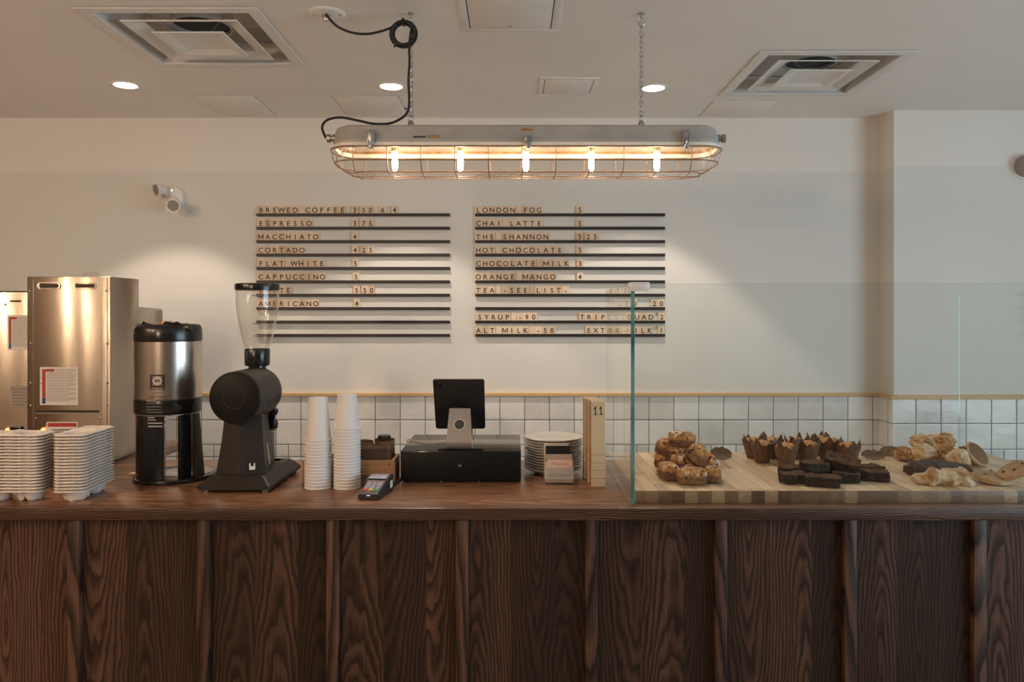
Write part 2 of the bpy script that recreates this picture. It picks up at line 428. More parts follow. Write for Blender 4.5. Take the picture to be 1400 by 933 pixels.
# ------------------------------------------------------------------ ceiling fittings
def square_ring(mb, a, za, b, zb):
    """a sloping square louvre between half size a at height za and half size b at zb"""
    t = .004
    def sq(h, z): return [(h, h, z), (-h, h, z), (-h, -h, z), (h, -h, z)]
    mb.loft([sq(a, za), sq(b, zb), sq(b-t, zb+.001), sq(a-t*1.5, za+.0045), sq(a, za)], cap=False)
def vent(c, label):
    r = thing('ceiling_vent', (c[0], c[1], ZC), label, 'air vent', 'square ceiling air vents')
    def sq(h, z): return [(h, h, z), (-h, h, z), (-h, -h, z), (h, -h, z)]
    fr = MB().loft([sq(.270, .02), sq(.276, 0), sq(.305, 0), sq(.316, -.003), sq(.312, -.006), sq(.274, -.007), sq(.268, -.004), sq(.268, .02)], cap=False)
    build('frame', fr, M_vent, r, 0, world=False)
    bx = MB().loft([sq(.270, .004), sq(.270, .06), sq(.235, .13), sq(.001, .13)], cap=False)
    build('housing_box', bx, pm('vent_inside', (.72, .69, .65), .05, 10, .6), r, 0, world=False)
    d = MB().lathe([(.112, .045), (.112, .129), (.105, .129), (.105, .045), (.112, .045)], 32)
    build('duct_collar', d, M_vent, r, world=False)
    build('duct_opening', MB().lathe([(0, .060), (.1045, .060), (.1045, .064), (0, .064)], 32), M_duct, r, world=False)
    m = MB().loft([sq(.2076, -.009), sq(.209, -.006), sq(.206, -.003), sq(.152, .014), sq(.150, .011), sq(.160, .006), sq(.2076, -.009)], cap=False); build('louvre', m, M_vent, r, 0, world=False)
    m = MB().loft([sq(.130, -.022), sq(.132, -.019), sq(.128, -.016), sq(.075, .000), sq(.001, .003)], cap=False)
    m.loft([sq(.130, -.022), sq(.110, -.021), sq(.085, -.010), sq(.045, -.007), sq(.001, -.006)], cap=False)
    build('centre_plate', m, M_vent, r, 0, world=False)
    for k in range(4):
        c_, s_ = math.cos(k*PI/2+.785), math.sin(k*PI/2+.785)
        build('bracket', MB().tube([(.075*c_, .075*s_, .004), (.17*c_, .17*s_, .03), (.288*c_, .288*s_, .06)], .003, 6), M_galv, r, world=False)
vent(VENT_L, 'large square white air vent in the ceiling at upper left, nearer the camera')
vent(VENT_R, 'square white air vent in the ceiling right of the hanging lamp')
dl = None
for i, (dx, dy) in enumerate(DOWN):
    lab = ['lit round recessed downlight at left, below the left air vent', 'lit round recessed downlight beside the left lamp chain', 'lit round recessed downlight beside the right lamp chain'][i]
    if dl is None:
        dl = thing('recessed_downlight', (dx, dy, ZC), lab, 'downlight', 'lit ceiling downlights')
        build('trim_ring', MB().lathe([(.066, 0), (.066, -.003), (.063, -.005), (.052, -.004), (.049, -.001), (.049, 0)], 40), M_white, dl, world=False)
        build('diffuser', MB().lathe([(0, -.0025), (.049, -.0025), (.049, -.0005), (0, -.0005)], 40), M_lamp, dl, world=False)
    else: copy_tree(dl, (dx, dy, ZC), label=lab)
def hatch(x0, x1, y0, y1, fw, label, gap=.004, knob=True):
    r = thing('access_panel', ((x0+x1)/2, (y0+y1)/2, ZC), label, 'access panel', 'ceiling access panels')
    f = MB().box(x0-fw, x1+fw, y0-fw, y0, ZC-.004, ZC, .001).box(x0-fw, x1+fw, y1, y1+fw, ZC-.004, ZC, .001).box(x0-fw, x0, y0, y1, ZC-.004, ZC, .001).box(x1, x1+fw, y0, y1, ZC-.004, ZC, .001)
    build('frame', f, M_ceil, r)
    build('gap', MB().box(x0, x1, y0, y1, ZC-.001, ZC), M_line, r)
    build('panel', MB().box(x0+gap, x1-gap, y0+gap*.5, y1-gap*.3, ZC-.0045, ZC-.0012, .0008), M_ceil, r)
    if knob: build('latch', MB().lathe([(0, -.0065), (.004, -.006), (.005, -.004)], 12, M=T((x0+x1)/2, y1-.03, ZC)), M_galv, r)
hatch(-.155, .143, 2.33, 2.83, .028, 'square white ceiling hatch with dark edge gap, cut by the top of the picture')
hatch(.145, .366, 3.44, 3.66, .022, 'small square ceiling hatch left of the right downlight', .003)
def flush(x0, x1, y0, y1, label):
    r = thing('flush_ceiling_panel', ((x0+x1)/2, (y0+y1)/2, ZC), label, 'access panel', 'flush painted ceiling panels')
    build('gap', MB().box(x0, x1, y0, y1, ZC-.0008, ZC), pm('paint_crack', (.40, .38, .35), .05, 10, .8), r)
    build('panel', MB().box(x0+.003, x1-.003, y0+.002, y1-.002, ZC-.0025, ZC-.0009, .0006), M_ceil, r)
flush(-1.53, -1.235, 3.70, 4.07, 'faint flush painted ceiling panel below the left air vent')
flush(-.865, -.545, 3.71, 4.07, 'faint flush painted ceiling panel above the left end of the hanging lamp')
flush(.985, 1.31, 3.79, 4.09, 'faint flush painted ceiling panel left of the wall block, under the right vent')

# ------------------------------------------------------------------ the bar
ZT = 1.0
CF = 2.352            # front edge of the worktop
CBK = 3.137
PX0, PX1 = -2.6, 2.75
poly = [(PX0, CF), (PX1, CF), (PX1, CBK), (-1.53, CBK), (-1.53, 3.62), (PX0, 3.62)]
wt = MB().prism(poly, .037, .0025, T(0, 0, ZT-.037)); wt.bm.normal_update()
for f in wt.bm.faces: f.material_index = 1 if f.normal.y < -.6 else 0
single('worktop', wt, [M_oakt, M_oake], ((PX0+PX1)/2, 2.75, ZT-.037), 'long dark-stained oak bar worktop carrying the coffee machines and pastries', 'worktop', smooth=30)
bar = thing('bar_counter', (0, 2.5, 0), 'dark oak bar counter front with vertical boards between battens', 'counter')
edges = [-.153+.396*k for k in range(-6, 8)]
edges = [e for e in edges if PX0 < e < PX1]
cuts = [PX0]+edges+[PX1]
for a, c in zip(cuts, cuts[1:]):
    pb = MB(); pb.box(a+.0004, c-.0004, 2.387, 2.407, .0, ZT-.0372)
    build('front_panel', pb, M_oakv, bar, 0)
for e in edges:
    build('batten', MB().box(e-.019, e+.019, 2.364, 2.387, .0, ZT-.0372, .0025), M_oakb, bar, 30)
build('end_panel', MB().box(PX0, PX0+.02, 2.408, 3.10, 0, ZT-.0372), M_oakv, bar, 0)
build('end_panel', MB().box(PX1-.02, PX1, 2.408, 3.10, 0, ZT-.0372), M_oakv, bar, 0)
build('back_panel', MB().box(PX0+.02, PX1-.02, 3.08, 3.10, 0, ZT-.0372), M_oakv, bar, 0)

# ------------------------------------------------------------------ hanging lamp
LY, LX = 2.69, .049
lamp = thing('pendant_light', (LX, LY, 2.229), 'long grey enamel cage pendant lamp with five lit bulbs, hung on two chains', 'hanging lamp')
M_enam = NB('grey_enamel'); b = M_enam
_n = b.noise(b.pos(), 9, 4); _s = b.noise(b.pos(), 55, 3, .7)
M_enam = b.fin(b.mix(b.ramp(_s, [(.70, 0.0), (.74, 1.0)]), b.ramp(_n, [(.3, (.34, .325, .30, 1)), (.7, (.42, .405, .375, 1))]), (.10, .055, .03, 1)), .45)
M_enw = pm('white_enamel_inside', (.80, .74, .64), .06, 20, .35)
M_rust = NB('rusty_gasket'); b = M_rust
M_rust = b.fin(b.ramp(b.noise(b.pos(), 40, 4, .6), [(.3, (.16, .06, .015, 1)), (.55, (.40, .20, .07, 1)), (.75, (.55, .36, .18, 1))]), .6)
M_wire = pm('coppery_cage_wire', (.34, .22, .15), .2, 90, .38, .6)
def rr3(w, d, r, z, n=8): return [(LX+x, LY+y, z) for x, y in rrect(w, d, r, n)]
HL, HD = 1.325, .205
rings = [rr3(HL-.024, HD-.024, .064, 2.192), rr3(HL-.020, HD-.020, .066, 2.168), rr3(HL, HD, .075, 2.168), rr3(HL, HD, .075, 2.176), rr3(HL-.006, HD-.006, .072, 2.180), rr3(HL-.014, HD-.02, .07, 2.214), rr3(HL-.022, HD-.03, .066, 2.224), rr3(HL-.045, HD-.055, .055, 2.2305)]
build('housing', MB().loft(rings), M_enam, lamp, 35)
build('reflector', MB().loft([rr3(HL-.030, HD-.030, .060, 2.186), rr3(HL-.030, HD-.030, .060, 2.190)]), M_enw, lamp)
build('rim', MB().loft([rr3(HL-.002, HD-.002, .075, 2.1525), rr3(HL+.006, HD+.006, .08, 2.156), rr3(HL+.006, HD+.006, .08, 2.1635), rr3(HL+.001, HD+.001, .076, 2.1675), rr3(HL-.020, HD-.020, .066, 2.1675), rr3(HL-.016, HD-.016, .068, 2.1525), rr3(HL-.002, HD-.002, .075, 2.1525)], cap=False), M_enw, lamp)
build('gasket', MB().loft([rr3(HL-.0165, HD-.0165, .067, 2.1665), rr3(HL-.0215, HD-.0215, .065, 2.178), rr3(HL-.034, HD-.034, .058, 2.178), rr3(HL-.030, HD-.030, .06, 2.1665), rr3(HL-.0165, HD-.0165, .067, 2.1665)], cap=False), M_rust, lamp)
gl = [rr3(HL-.05, HD-.05, .055, 2.1700), rr3(HL-.055, HD-.055, .055, 2.115), rr3(HL-.075, HD-.075, .05, 2.088), rr3(HL-.12, HD-.11, .04, 2.080)]
build('glass_cover', MB().loft(gl), M_plex, lamp)
# the wire cage
cg = MB()
def upro(hw, zb):      # cross section of the cage: from front rim, round the bottom, to back rim
    pts = [(-hw, 2.152), (-hw*.985, 2.12), (-hw*.93, 2.098), (-hw*.76, 2.078), (-hw*.52, zb)]
    return pts+[(-y, z) for y, z in reversed(pts)]
hw = HD/2+.004
for k in range(12):
    x = -.5605+.1132*k+.0*k
    if x > .68: break
    wx = LX+x-.02
    cg.tube([(wx, LY+y, z) for y, z in upro(hw, 2.069)], .0019, 6)
def loopw(w, d, r, z, rad): cg.tube(rr3(w, d, r, z, 8), rad, 6, closed=True)
loopw(HL+.016, HD+.010, .08, 2.152, .0026)
loopw(HL-.008, HD+.002, .08, 2.1065, .0020)
loopw(HL-.125, HD*.62, .05, 2.0735, .0020)
for sx in (-1, 1):     # end wires curling under
    for yy in (-.035, .035):
        e = [(LX+sx*(HL/2+.006), LY+yy, 2.152), (LX+sx*(HL/2+.0), LY+yy, 2.12), (LX+sx*(HL/2-.02), LY+yy*.9, 2.095), (LX+sx*(HL/2-.062), LY+yy*.8, 2.0735)]
        cg.tube(e, .0019, 6)
cg.tube([(LX-HL/2+.06, LY, 2.0685), (LX+HL/2-.06, LY, 2.0685)], .0019, 6)
build('wire_cage', cg, M_wire, lamp)
M_bulb = glow('lit_bulb', (1, .79, .57, 1), BULB_L)
M_brass = pm('brass_cap', (.62, .43, .20), .1, 50, .3, 1.0)
bulb = None
for i in range(5):
    bx = -.407+.2276*i
    if bulb is None:
        o = MB().lathe([(0, 2.088), (.005, 2.089), (.0085, 2.095), (.0095, 2.105), (.0095, 2.150), (.008, 2.156), (.0, 2.157)], 20, T(bx, LY, 0))
        bulb = build('bulb', o, M_bulb, lamp)
        c = build('bulb_cap', MB().lathe([(0, 2.155), (.011, 2.156), (.012, 2.160), (.012, 2.1865), (0, 2.1865)], 20, T(bx, LY, 0)), M_brass, bulb); b0 = bx
    else:
        q = bulb.copy(); COL.objects.link(q); q.parent = lamp; q.location.x += bx-b0
        d = c.copy(); COL.objects.link(d); d.parent = q
for px, big in ((507, True), (722, False), (938, True)):
    x = at(px, 0, 2.58).x; y = LY-HD/2
    m = MB()
    m.box(x-.012, x+.012, y-.012, y+.001, 2.166, 2.206 if big else 2.186, .002)
    if big:
        m.tube([(x-.010, y-.008, 2.203), (x-.012, y-.014, 2.185), (x-.007, y-.016, 2.158), (x+.007, y-.016, 2.158), (x+.012, y-.014, 2.185), (x+.010, y-.008, 2.203)], .0022, 6, closed=True)
        m.tube([(x, y-.015, 2.17), (x-.006, y-.016, 2.150), (x-.012, y-.012, 2.138)], .002, 6).tube([(x, y-.015, 2.17), (x+.007, y-.016, 2.150), (x+.013, y-.012, 2.135)], .002, 6)
    m.box(x-.008, x+.008, y-.016, y-.003, 2.142, 2.168, .003)
    build('clip', m, M_galv, lamp)
ends = []
for sx in (-1, 1):
    x = LX+sx*(HL/2-.012); m = MB()
    m.lathe([(0, 0), (.014, 0), (.014, .016), (.010, .018), (.010, .024), (.015, .024), (.015, .036), (0, .036)], 12, T(x, LY-.02, 2.197) @ R(sx*PI/2, 'Y'))
    build('cable_gland', m, M_galv, lamp)
m = MB(); xx = 0
for k in range(11):
    w_ = .0022+.0016*((k*7) % 3)/2; m.box(xx, xx+w_, -.0008, 0, .0005*(k % 2), .007-.0006*(k % 3)); xx += w_+.0009
t = build('maker_marking', m, M_kblk, lamp, 0, world=False); t.location = Vector((-.331, 2.5915, 2.1815))-lamp.location
t = build('rust_patch', MB().prism(rrect(.036, .009, .004), .0008, 0, RX90), M_rust, lamp, 0, world=False); t.location = Vector((-.262, 2.5905, 2.186))-lamp.location
t = build('rust_patch', MB().prism(rrect(.04, .007, .003), .0008, 0, RX90), M_rust, lamp, 0, world=False); t.location = Vector((.05, 2.5955, 2.2105))-lamp.location
# chains
for cx in (-.351, .4497):
    m = MB(); z0, z1 = 2.262, ZC-.03; n = 20; p = (z1-z0)/n
    for i in range(n):
        zc = z0+(i+.5)*p; L = p*.72; rr = .0052
        pts = []
        for k in range(16):
            a = 2*PI*k/16; yy = rr*math.cos(a); zz = (L-rr)*(1 if math.sin(a) > 0 else -1)+rr*math.sin(a)
            pts.append((cx+(yy if i % 2 else 0), LY+(0 if i % 2 else yy), zc+zz))
        m.tube(pts, .0013, 5, closed=True)
    m.tube([(cx+.012*math.cos(a), LY, ZC-.03+.014*math.sin(a)) for a in [2*PI*k/16 for k in range(16)]], .0016, 6, closed=True)
    build('chain', m, M_galv, lamp)
    m = MB().lathe([(0, 0), (.011, 0), (.011, -.004), (.004, -.006), (.003, -.016), (0, -.016)], 16, T(cx, LY, ZC))
    build('ceiling_hook', m, M_galv, lamp)
    m = MB().lathe([(0, 2.228), (.012, 2.228), (.012, 2.236), (.008, 2.238), (.0085, 2.246), (.011, 2.247), (.011, 2.256), (.005, 2.264), (0, 2.265)], 14, T(cx, LY, 0))
    m.tube([(cx+.009*math.cos(a), LY-.002, 2.268+.013*math.sin(a)) for a in [2*PI*k/16 for k in range(16)]], .0018, 6, closed=True)
    build('suspension_bolt', m, M_galv, lamp)
# the cord
def spline(pts, n=8):
    out = []; P = [Vector(p) for p in pts]; P = [P[0]*2-P[1]]+P+[P[-1]*2-P[-2]]
    for i in range(1, len(P)-2):
        a, b_, c, d = P[i-1:i+3]
        for k in range(n):
            t = k/n; out.append(.5*((2*b_)+(c-a)*t+(2*a-5*b_+4*c-d)*t*t+(3*b_-a-3*c+d)*t**3))
    return out+[P[-2]]
cord = thing('power_cord', at(551, 45, 2.68), 'black power cord with a tied coil, running from ceiling rose to the lamp', 'cable')
Y = 2.667
pts = [at(445, 17.5, 2.69), at(449, 24, Y), at(461, 36, Y), at(479, 44, Y), at(500, 46.5, Y), at(520, 43, Y), at(540, 36, Y)]
m = MB().tube(spline(pts), .0044, 8)
cc = at(551.5, 46, Y); rad = 15.4*Y/F
for k, (dr, dyy) in enumerate(((0, 0), (.0065, .004), (-.005, .006), (.001, -.006))):
    m.tube([cc+Vector(((rad+dr)*math.cos(a), dyy, (rad+dr)*math.sin(a)*1.02)) for a in [2*PI*q/36 for q in range(36)]], .0044, 8, closed=True)
pts = [at(563, 36, Y), at(559.5, 62, Y), at(560, 85, Y), at(558.5, 110, Y), at(559.5, 140, Y), at(556, 155, Y), at(545, 164, Y), at(530, 169.3, Y), at(510, 169.2, Y-.01), at(490, 165, Y-.02), at(466, 160.8, Y-.02), at(448, 164, Y-.02), at(440.5, 174, Y-.01), at(443, 183, LY-.02)]
pts[-1] = Vector((LX-HL/2-.0285, LY-.02, 2.197))
m.tube(spline(pts), .0044, 8)
build('cord', m, M_rubber, cord)
tie = MB().tube([at(540.5, 60, Y-.01), at(539, 64, Y-.012), at(541, 62, Y+.01)], .003, 6).tube([at(556, 149, Y-.008), at(553, 148, Y-.01)], .003, 6).box(cc.x-.004, cc.x+.004, Y-.014, Y+.014, cc.z+rad-.012, cc.z+rad+.012, .002)
build('cable_tie', tie, M_black, cord)
cr = at(447, 17, 2.69); cr.z = ZC
rose = thing('ceiling_rose', cr, 'round white ceiling plate where the black cord comes out', 'ceiling plate')
build('cover', MB().lathe([(0, -.006), (.05, -.006), (.06, -.004), (.064, 0), (0, 0)], 36, T(*cr)), M_ceil, rose)
build('cord_grip', MB().lathe([(0, -.026), (.008, -.026), (.010, -.018), (.014, -.016), (.014, -.006), (0, -.006)], 10, T(cr.x-.003, cr.y, cr.z)), M_galv, rose)
build('screw', MB().lathe([(0, -.008), (.004, -.007), (.004, -.006)], 10, T(cr.x-.045, cr.y, cr.z)), M_galv, rose)
build('screw', MB().lathe([(0, -.008), (.004, -.007), (.004, -.006)], 10, T(cr.x+.045, cr.y, cr.z)), M_galv, rose)

# ------------------------------------------------------------------ emergency light
e0 = at(236, 271, YW)
em = thing('emergency_light', e0, 'white twin-head emergency light on the wall, left of the left menu', 'wall light')
M_ew = pm('white_plastic', (.78, .75, .72), .02, 20, .4)
build('base', MB().loft([[(e0.x+.012+x*k, y, e0.z+z*k) for x, z in rrect(.115, .115, .05)] for k, y in ((1, YW), (1, YW-.025), (.94, YW-.035), (.8, YW-.038))]), M_ew, em)
for (u, v, Yh, yaw) in ((214.5, 260, 4.02, -.62), (237, 281.5, 3.99, .12)):
    p = at(u, v, Yh)
    Mx = T(*p) @ R(yaw, 'Z') @ R(PI/2+.22, 'X')        # lathe axis +z ends up facing -y
    h = MB().lathe([(0, -.048), (.018, -.046), (.026, -.03), (.034, .0), (.036, .004), (.036, .008), (.029, .008), (.027, .003), (0, .003)], 28, Mx)
    hd = build('lamp_head', h, M_ew, em)
    build('lens', MB().lathe([(0, .0065), (.026, .006), (.027, .0032), (0, .0032)], 24, Mx), pm('dull_lens', (.30, .27, .24), .25, 160, .25), hd)
    s0 = p+Vector((math.sin(yaw)*-.02, .045, .005)); s1 = Vector((e0.x+.012-.03*(u < 220), YW-.034, e0.z+.01))
    build('swivel_arm', MB().tube([s0, (s0+s1)/2+Vector((0, 0, .004)), s1], .011, 10), M_ew, em)
build('indicator', MB().lathe([(0, .002), (.004, .001), (.004, 0)], 10, T(e0.x+.012, YW-.038, e0.z+.035) @ R(PI/2, 'X')), glow('green_white_led', (1, .97, .9, 1), 2.0), em)
# dim fitting on the right wall block at the edge of the frame
s0 = at(1400, 228, YB)
fx = thing('wall_sensor', s0, 'small greyish fitting on the right wall block, cut by the picture edge', 'wall fitting')
build('housing', MB().lathe([(0, .075), (.03, .072), (.05, .055), (.056, .03), (.056, 0), (0, 0)], 28, T(*s0) @ R(PI/2, 'X')), pm('taupe_plastic', (.33, .30, .27), .05, 20, .6), fx)
build('wall_plate', MB().lathe([(0, .008), (.066, .008), (.07, 0), (0, 0)], 28, T(*s0) @ R(PI/2, 'X')), M_ew, fx)

# ------------------------------------------------------------------ menu: rails and wooden letter tiles
M_rail = pm('black_rail', (.016, .012, .010), .2, 50, .45)
b = NB('letter_tile_wood'); _r = b.rnd()
_n = b.noise(b.addv(b.scale(b.obj(), (30, 30, 260)), b.com(b.ma('MULTIPLY', _r, 50), 0, 0)), 1, 3)
M_ltile = b.fin(b.ramp(b.ma('MULTIPLY_ADD', _n, .35, b.ma('MULTIPLY', _r, .7)), [(.1, (.68, .52, .37, 1)), (.55, (.80, .645, .49, 1)), (.98, (.60, .41, .26, 1))]), .55)
ORD = ['first', 'second', 'third', 'fourth', 'fifth', 'sixth', 'seventh', 'eighth', 'ninth', 'tenth']
RV = [294.8+18.26*i for i in range(10)]
KS = YW/F
PITCH = 9.36
tile_me = {}
def tile_mesh(w):
    k = round(w, 4)
    if k not in tile_me:
        m = MB().box(-w/2, w/2, -.006, 0, 0, .0445, .0008, 1)
        o = build('t', m, M_ltile, None, 0); tile_me[k] = o.data; o.data.name = 'letter_tile'; bpy.data.objects.remove(o)
    return tile_me[k]
let_me = {}
def letter_mesh(ch):
    if ch not in let_me:
        if ch == 'M':
            w_, h_, t_ = .0285, .0265, .0046; a_ = w_/2
            pl_ = [(-a_, 0), (-a_, h_), (-a_+t_*.95, h_), (0, h_*.36), (a_-t_*.95, h_), (a_, h_), (a_, 0), (a_-t_, 0), (a_-t_, h_*.66), (0, h_*.02), (-a_+t_, h_*.66), (-a_+t_, 0)]
            m = MB().prism(pl_, .0005, 0, T(0, -.0060, .0092) @ RX90)
        else: m = MB().mesh(text_mesh(ch, .0375, .0003, .0006 if ch not in '4&' else .0002), T(0, -.0062, .0092) @ RX90)
        o = build('t', m, M_kblk, None, 0); let_me[ch] = o.data; o.data.name = 'letter'; bpy.data.objects.remove(o)
    return let_me[ch]
def place_tile(u, v, ch, w, label, group):
    x = (u-U0)*KS; z = CH-(v-V0)*KS+.0055
    o = bpy.data.objects.new('letter_tile', tile_mesh(w)); COL.objects.link(o); o.location = (x, YW-.004, z)
    tag(o, label, 'letter tile', group)
    if ch:
        c = bpy.data.objects.new('letter', letter_mesh(ch)); COL.objects.link(c); c.parent = o
used_lab = {}
def word(side, row, u, txt, blanks=True, name=None):
    """txt set in tiles from pixel u; ' ' is a plain spacer tile"""
    names = {'&': 'ampersand', '-': 'dash', '/': 'slash'}
    v = RV[row]; W = PITCH*KS*.985; line = name or txt
    cnt = used_lab.setdefault((side, row, line), {}); k = 0; full = line.replace('price ', '')
    for ch in txt:
        if ch == ' ':
            nx = txt[k+1:].split(' ')[0]
            place_tile(u-PITCH*.06, v, None, PITCH*.78*KS, f'blank wooden spacer tile before "{nx}" in "{line}" on the {side} menu', f'wooden tiles on the {side} menu')
            u += PITCH*.86; k += 1; continue
        cnt[ch] = cnt.get(ch, 0)+1
        which = '' if full.count(ch) == 1 else ORD[cnt[ch]-1]+' '
        lab = f'tile with {which}{names.get(ch, ch)} of "{line}", {ORD[row]} rail, {side} menu'
        place_tile(u, v, ch, W, lab, f'wooden tiles on the {side} menu')
        u += PITCH; k += 1
for side, x0, x1 in (('left', 352, 615.5), ('right', 650, 908.5)):
    for i in range(10):
        c = at((x0+x1)/2, RV[i], YW); hwid = (x1-x0)/2*KS
        m = MB().box(c.x-hwid, c.x+hwid, YW-.018, YW, c.z-.0055, c.z+.005, .0008, 1).box(c.x-hwid, c.x+hwid, YW-.018, YW-.0155, c.z+.004, c.z+.0095)
        single('menu_rail', m, M_rail, (c.x, YW, c.z-.0055), f'{ORD[i]} black rail from the top of the {side} wall menu', 'menu rail', f'black rails of the {side} menu', 0)
for row, t in enumerate(['BREWED COFFEE', 'ESPRESSO', 'MACCHIATO', 'CORTADO', 'FLAT WHITE', 'CAPPUCCINO', 'LATTE', 'AMERICANO']): word('left', row, 357.5, t)
for row, pr in enumerate([[(485.3, '3'), (497.6, '50'), (523.6, '&'), (539.8, '4')], [(485.5, '3'), (497.6, '75')], [(485.6, '4')], [(486, '4'), (498, '25')], [(486.5, '5')], [(487.3, '5')], [(488, '5'), (499.3, '50')], [(488.3, '4')]]):
    nm = 'price '+' '.join(q for _, q in pr)
    for u, q in pr: word('left', row, u, q, name=nm if len(pr) > 1 else None)
for row, t in enumerate(['LONDON FOG', 'CHAI LATTE', 'THE SHANNON', 'HOT CHOCOLATE', 'CHOCOLATE MILK', 'ORANGE MANGO', 'TEA -SEE LIST-']): word('right', row, 654, t)
for row, pr in enumerate([[(792.5, '5')], [(792.5, '5')], [(792.5, '5'), (804, '25')], [(792.7, '5')], [(792.7, '3')], [(792.7, '4')]]):
    nm = 'price '+' '.join(q for _, q in pr)
    for u, q in pr: word('right', row, u, q, name=nm if len(pr) > 1 else None)
word('right', 7, 838.3, 'ICED'); word('right', 7, 894.3, '20', name='price 20')
word('right', 8, 656, 'SYRUP -90'); word('right', 8, 795.8, 'TRIPLE/QUAD'); word('right', 8, 904.2, '2')
word('right', 9, 654.3, 'ALT MILK -50'); word('right', 9, 804.8, 'EXTRA MILK'); word('right', 9, 903.5, '1')

# ------------------------------------------------------------------ coffee brewers (backs towards us)
def brewer_label(root, x0, x1, z0, z1, y, warn=False, name='label'):
    lb = build(name, MB().box(x0, x1, y-.001, y, z0, z1), M_label, root, 0)
    w, h = x1-x0, z1-z0
    if warn:
        build('warning_strip', MB().box(x0+w*.04, x1-w*.04, y-.0014, y-.0009, z0+h*.62, z1-h*.08), M_red, lb, 0)
        m = MB()
        for k in range(2): m.box(x0+w*(.16+.05*k), x1-w*(.16+.03*k), y-.0014, y-.0009, z0+h*(.32-.18*k), z0+h*(.42-.18*k))
        build('print', m, M_ink, lb, 0)
        return
    build('red_strip', MB().box(x0+w*.06, x0+w*.15, y-.0014, y-.0009, z0+h*.2, z1-h*.06).box(x0+w*.15, x0+w*.38, y-.0014, y-.0009, z1-h*.12, z1-h*.055), M_red, lb, 0)
    build('blue_strip', MB().box(x0+w*.06, x0+w*.15, y-.0014, y-.0009, z0+h*.04, z0+h*.195), M_blue, lb, 0)
    m = MB(); rr = random.Random(3)
    for k in range(21):
        zz = z1-h*(.075+.041*k)
        xa = x0+w*(.42 if k < 2 else .18)
        m.box(xa, x1-w*(.06+.25*rr.random()*(k % 3 == 2)), y-.0014, y-.0009, zz, zz+h*.012)
    build('print', m, M_ink, lb, 0)
BX0, BX1, BY, BZ = -1.899, -1.572, 3.03, 1.738
br = thing('coffee_brewer', ((BX0+BX1)/2, BY+.2, ZT), 'tall stainless steel coffee brewer seen from behind, nearest the black coffee server', 'coffee brewer', 'stainless coffee brewers')
prof = [(BY, 1.012), (3.46, 1.012), (3.46, 1.05), (3.262, 1.07), (3.262, 1.36), (3.484, 1.36), (3.486, 1.60), (3.478, 1.615), (3.262, 1.622), (3.262, BZ), (BY, BZ)]
body = MB().prism(prof, BX1-BX0, .003, Matrix(((0, 0, 1, BX0), (1, 0, 0, 0), (0, 1, 0, 0), (0, 0, 0, 1))))
build('body', body, M_steel, br, 25)
# pressed back sheet with its two grip slots
sh = MB(); y = BY-.0035
gx = [(at(68, 0, BY).x, at(117, 0, BY).x)][0]
sh.box(BX0+.006, BX1-.012, y, BY+.0005, 1.03, BZ-.004, .0015)
build('back_sheet', sh, M_steel, br, 25)
build('sheet_seam', MB().box(BX0+.026, BX0+.0275, y-.0008, y+.001, 1.03, BZ-.01).box(BX1-.034, BX1-.0325, y-.0008, y+.001, 1.03, BZ-.01), M_galv, br, 0)
for g in gx:
    gz = at(0, 391, BY).z
    m = MB()
    m.loft([[(g+x*k, y-d, gz+z*k) for x, z in rrect(.092, .026, .0129)] for k, d in ((1.0, -.001), (.98, .004), (.86, .004), (.80, .001))], cap=False)
    hd = build('grip_slot', m, M_steel, br, 30)
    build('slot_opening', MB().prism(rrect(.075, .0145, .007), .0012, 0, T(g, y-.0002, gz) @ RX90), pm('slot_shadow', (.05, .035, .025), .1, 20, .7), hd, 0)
scr = [(42, 470), (42, 524), (42, 555), (58, 524), (58, 554), (134, 524), (147, 524), (134, 554), (147, 554), (147, 470), (138, 572), (49, 572), (40, 398), (146, 398)]
m = MB()
for u, v in scr:
    p = at(u, v, BY); m.lathe([(0, .0055), (.0035, .005), (.005, .0035), (.005, .002)], 10, T(p.x, BY, p.z) @ R(PI/2, 'X'))
build('screws', m, M_galv, br)
a, c = at(55.5, 502, BY), at(107.5, 554, BY); brewer_label(br, a.x, c.x, c.z, a.z, y, name='instruction_label')
a, c = at(64.5, 577, BY), at(107, 590, BY); brewer_label(br, a.x, c.x, c.z-.012, a.z, y, True, 'warning_label')
a, c = at(50, 561, BY), at(136.5, 564.5, BY)
build('slot_line', MB().box(a.x, c.x, y-.0006, y+.001, c.z, a.z), M_line, br, 0)
build('lower_lip', MB().box(a.x, c.x, y-.003, y, c.z-.003, c.z), M_steel, br, 0)
p = at(60, 587.5, BY); build('indicator_light', MB().lathe([(0, .009), (.005, .0075), (.007, .003), (.007, .001)], 14, T(p.x, y, p.z) @ R(PI/2, 'X')), M_ledr, br)
build('lid', MB().lathe([(.03, BZ), (.032, BZ+.006), (.028, BZ+.016), (.012, BZ+.022), (0, BZ+.022)], 24, T(at(112, 0, BY).x, BY+.07, 0)), M_plex, br)
ft = MB()
for x in (BX0+.03, BX1-.03):
    for yy in (BY+.03, 3.40): ft.lathe([(0, 1.0), (.014, 1.0), (.014, 1.013), (0, 1.013)], 14, T(x, yy, 0))
build('feet', ft, M_rubber, br)
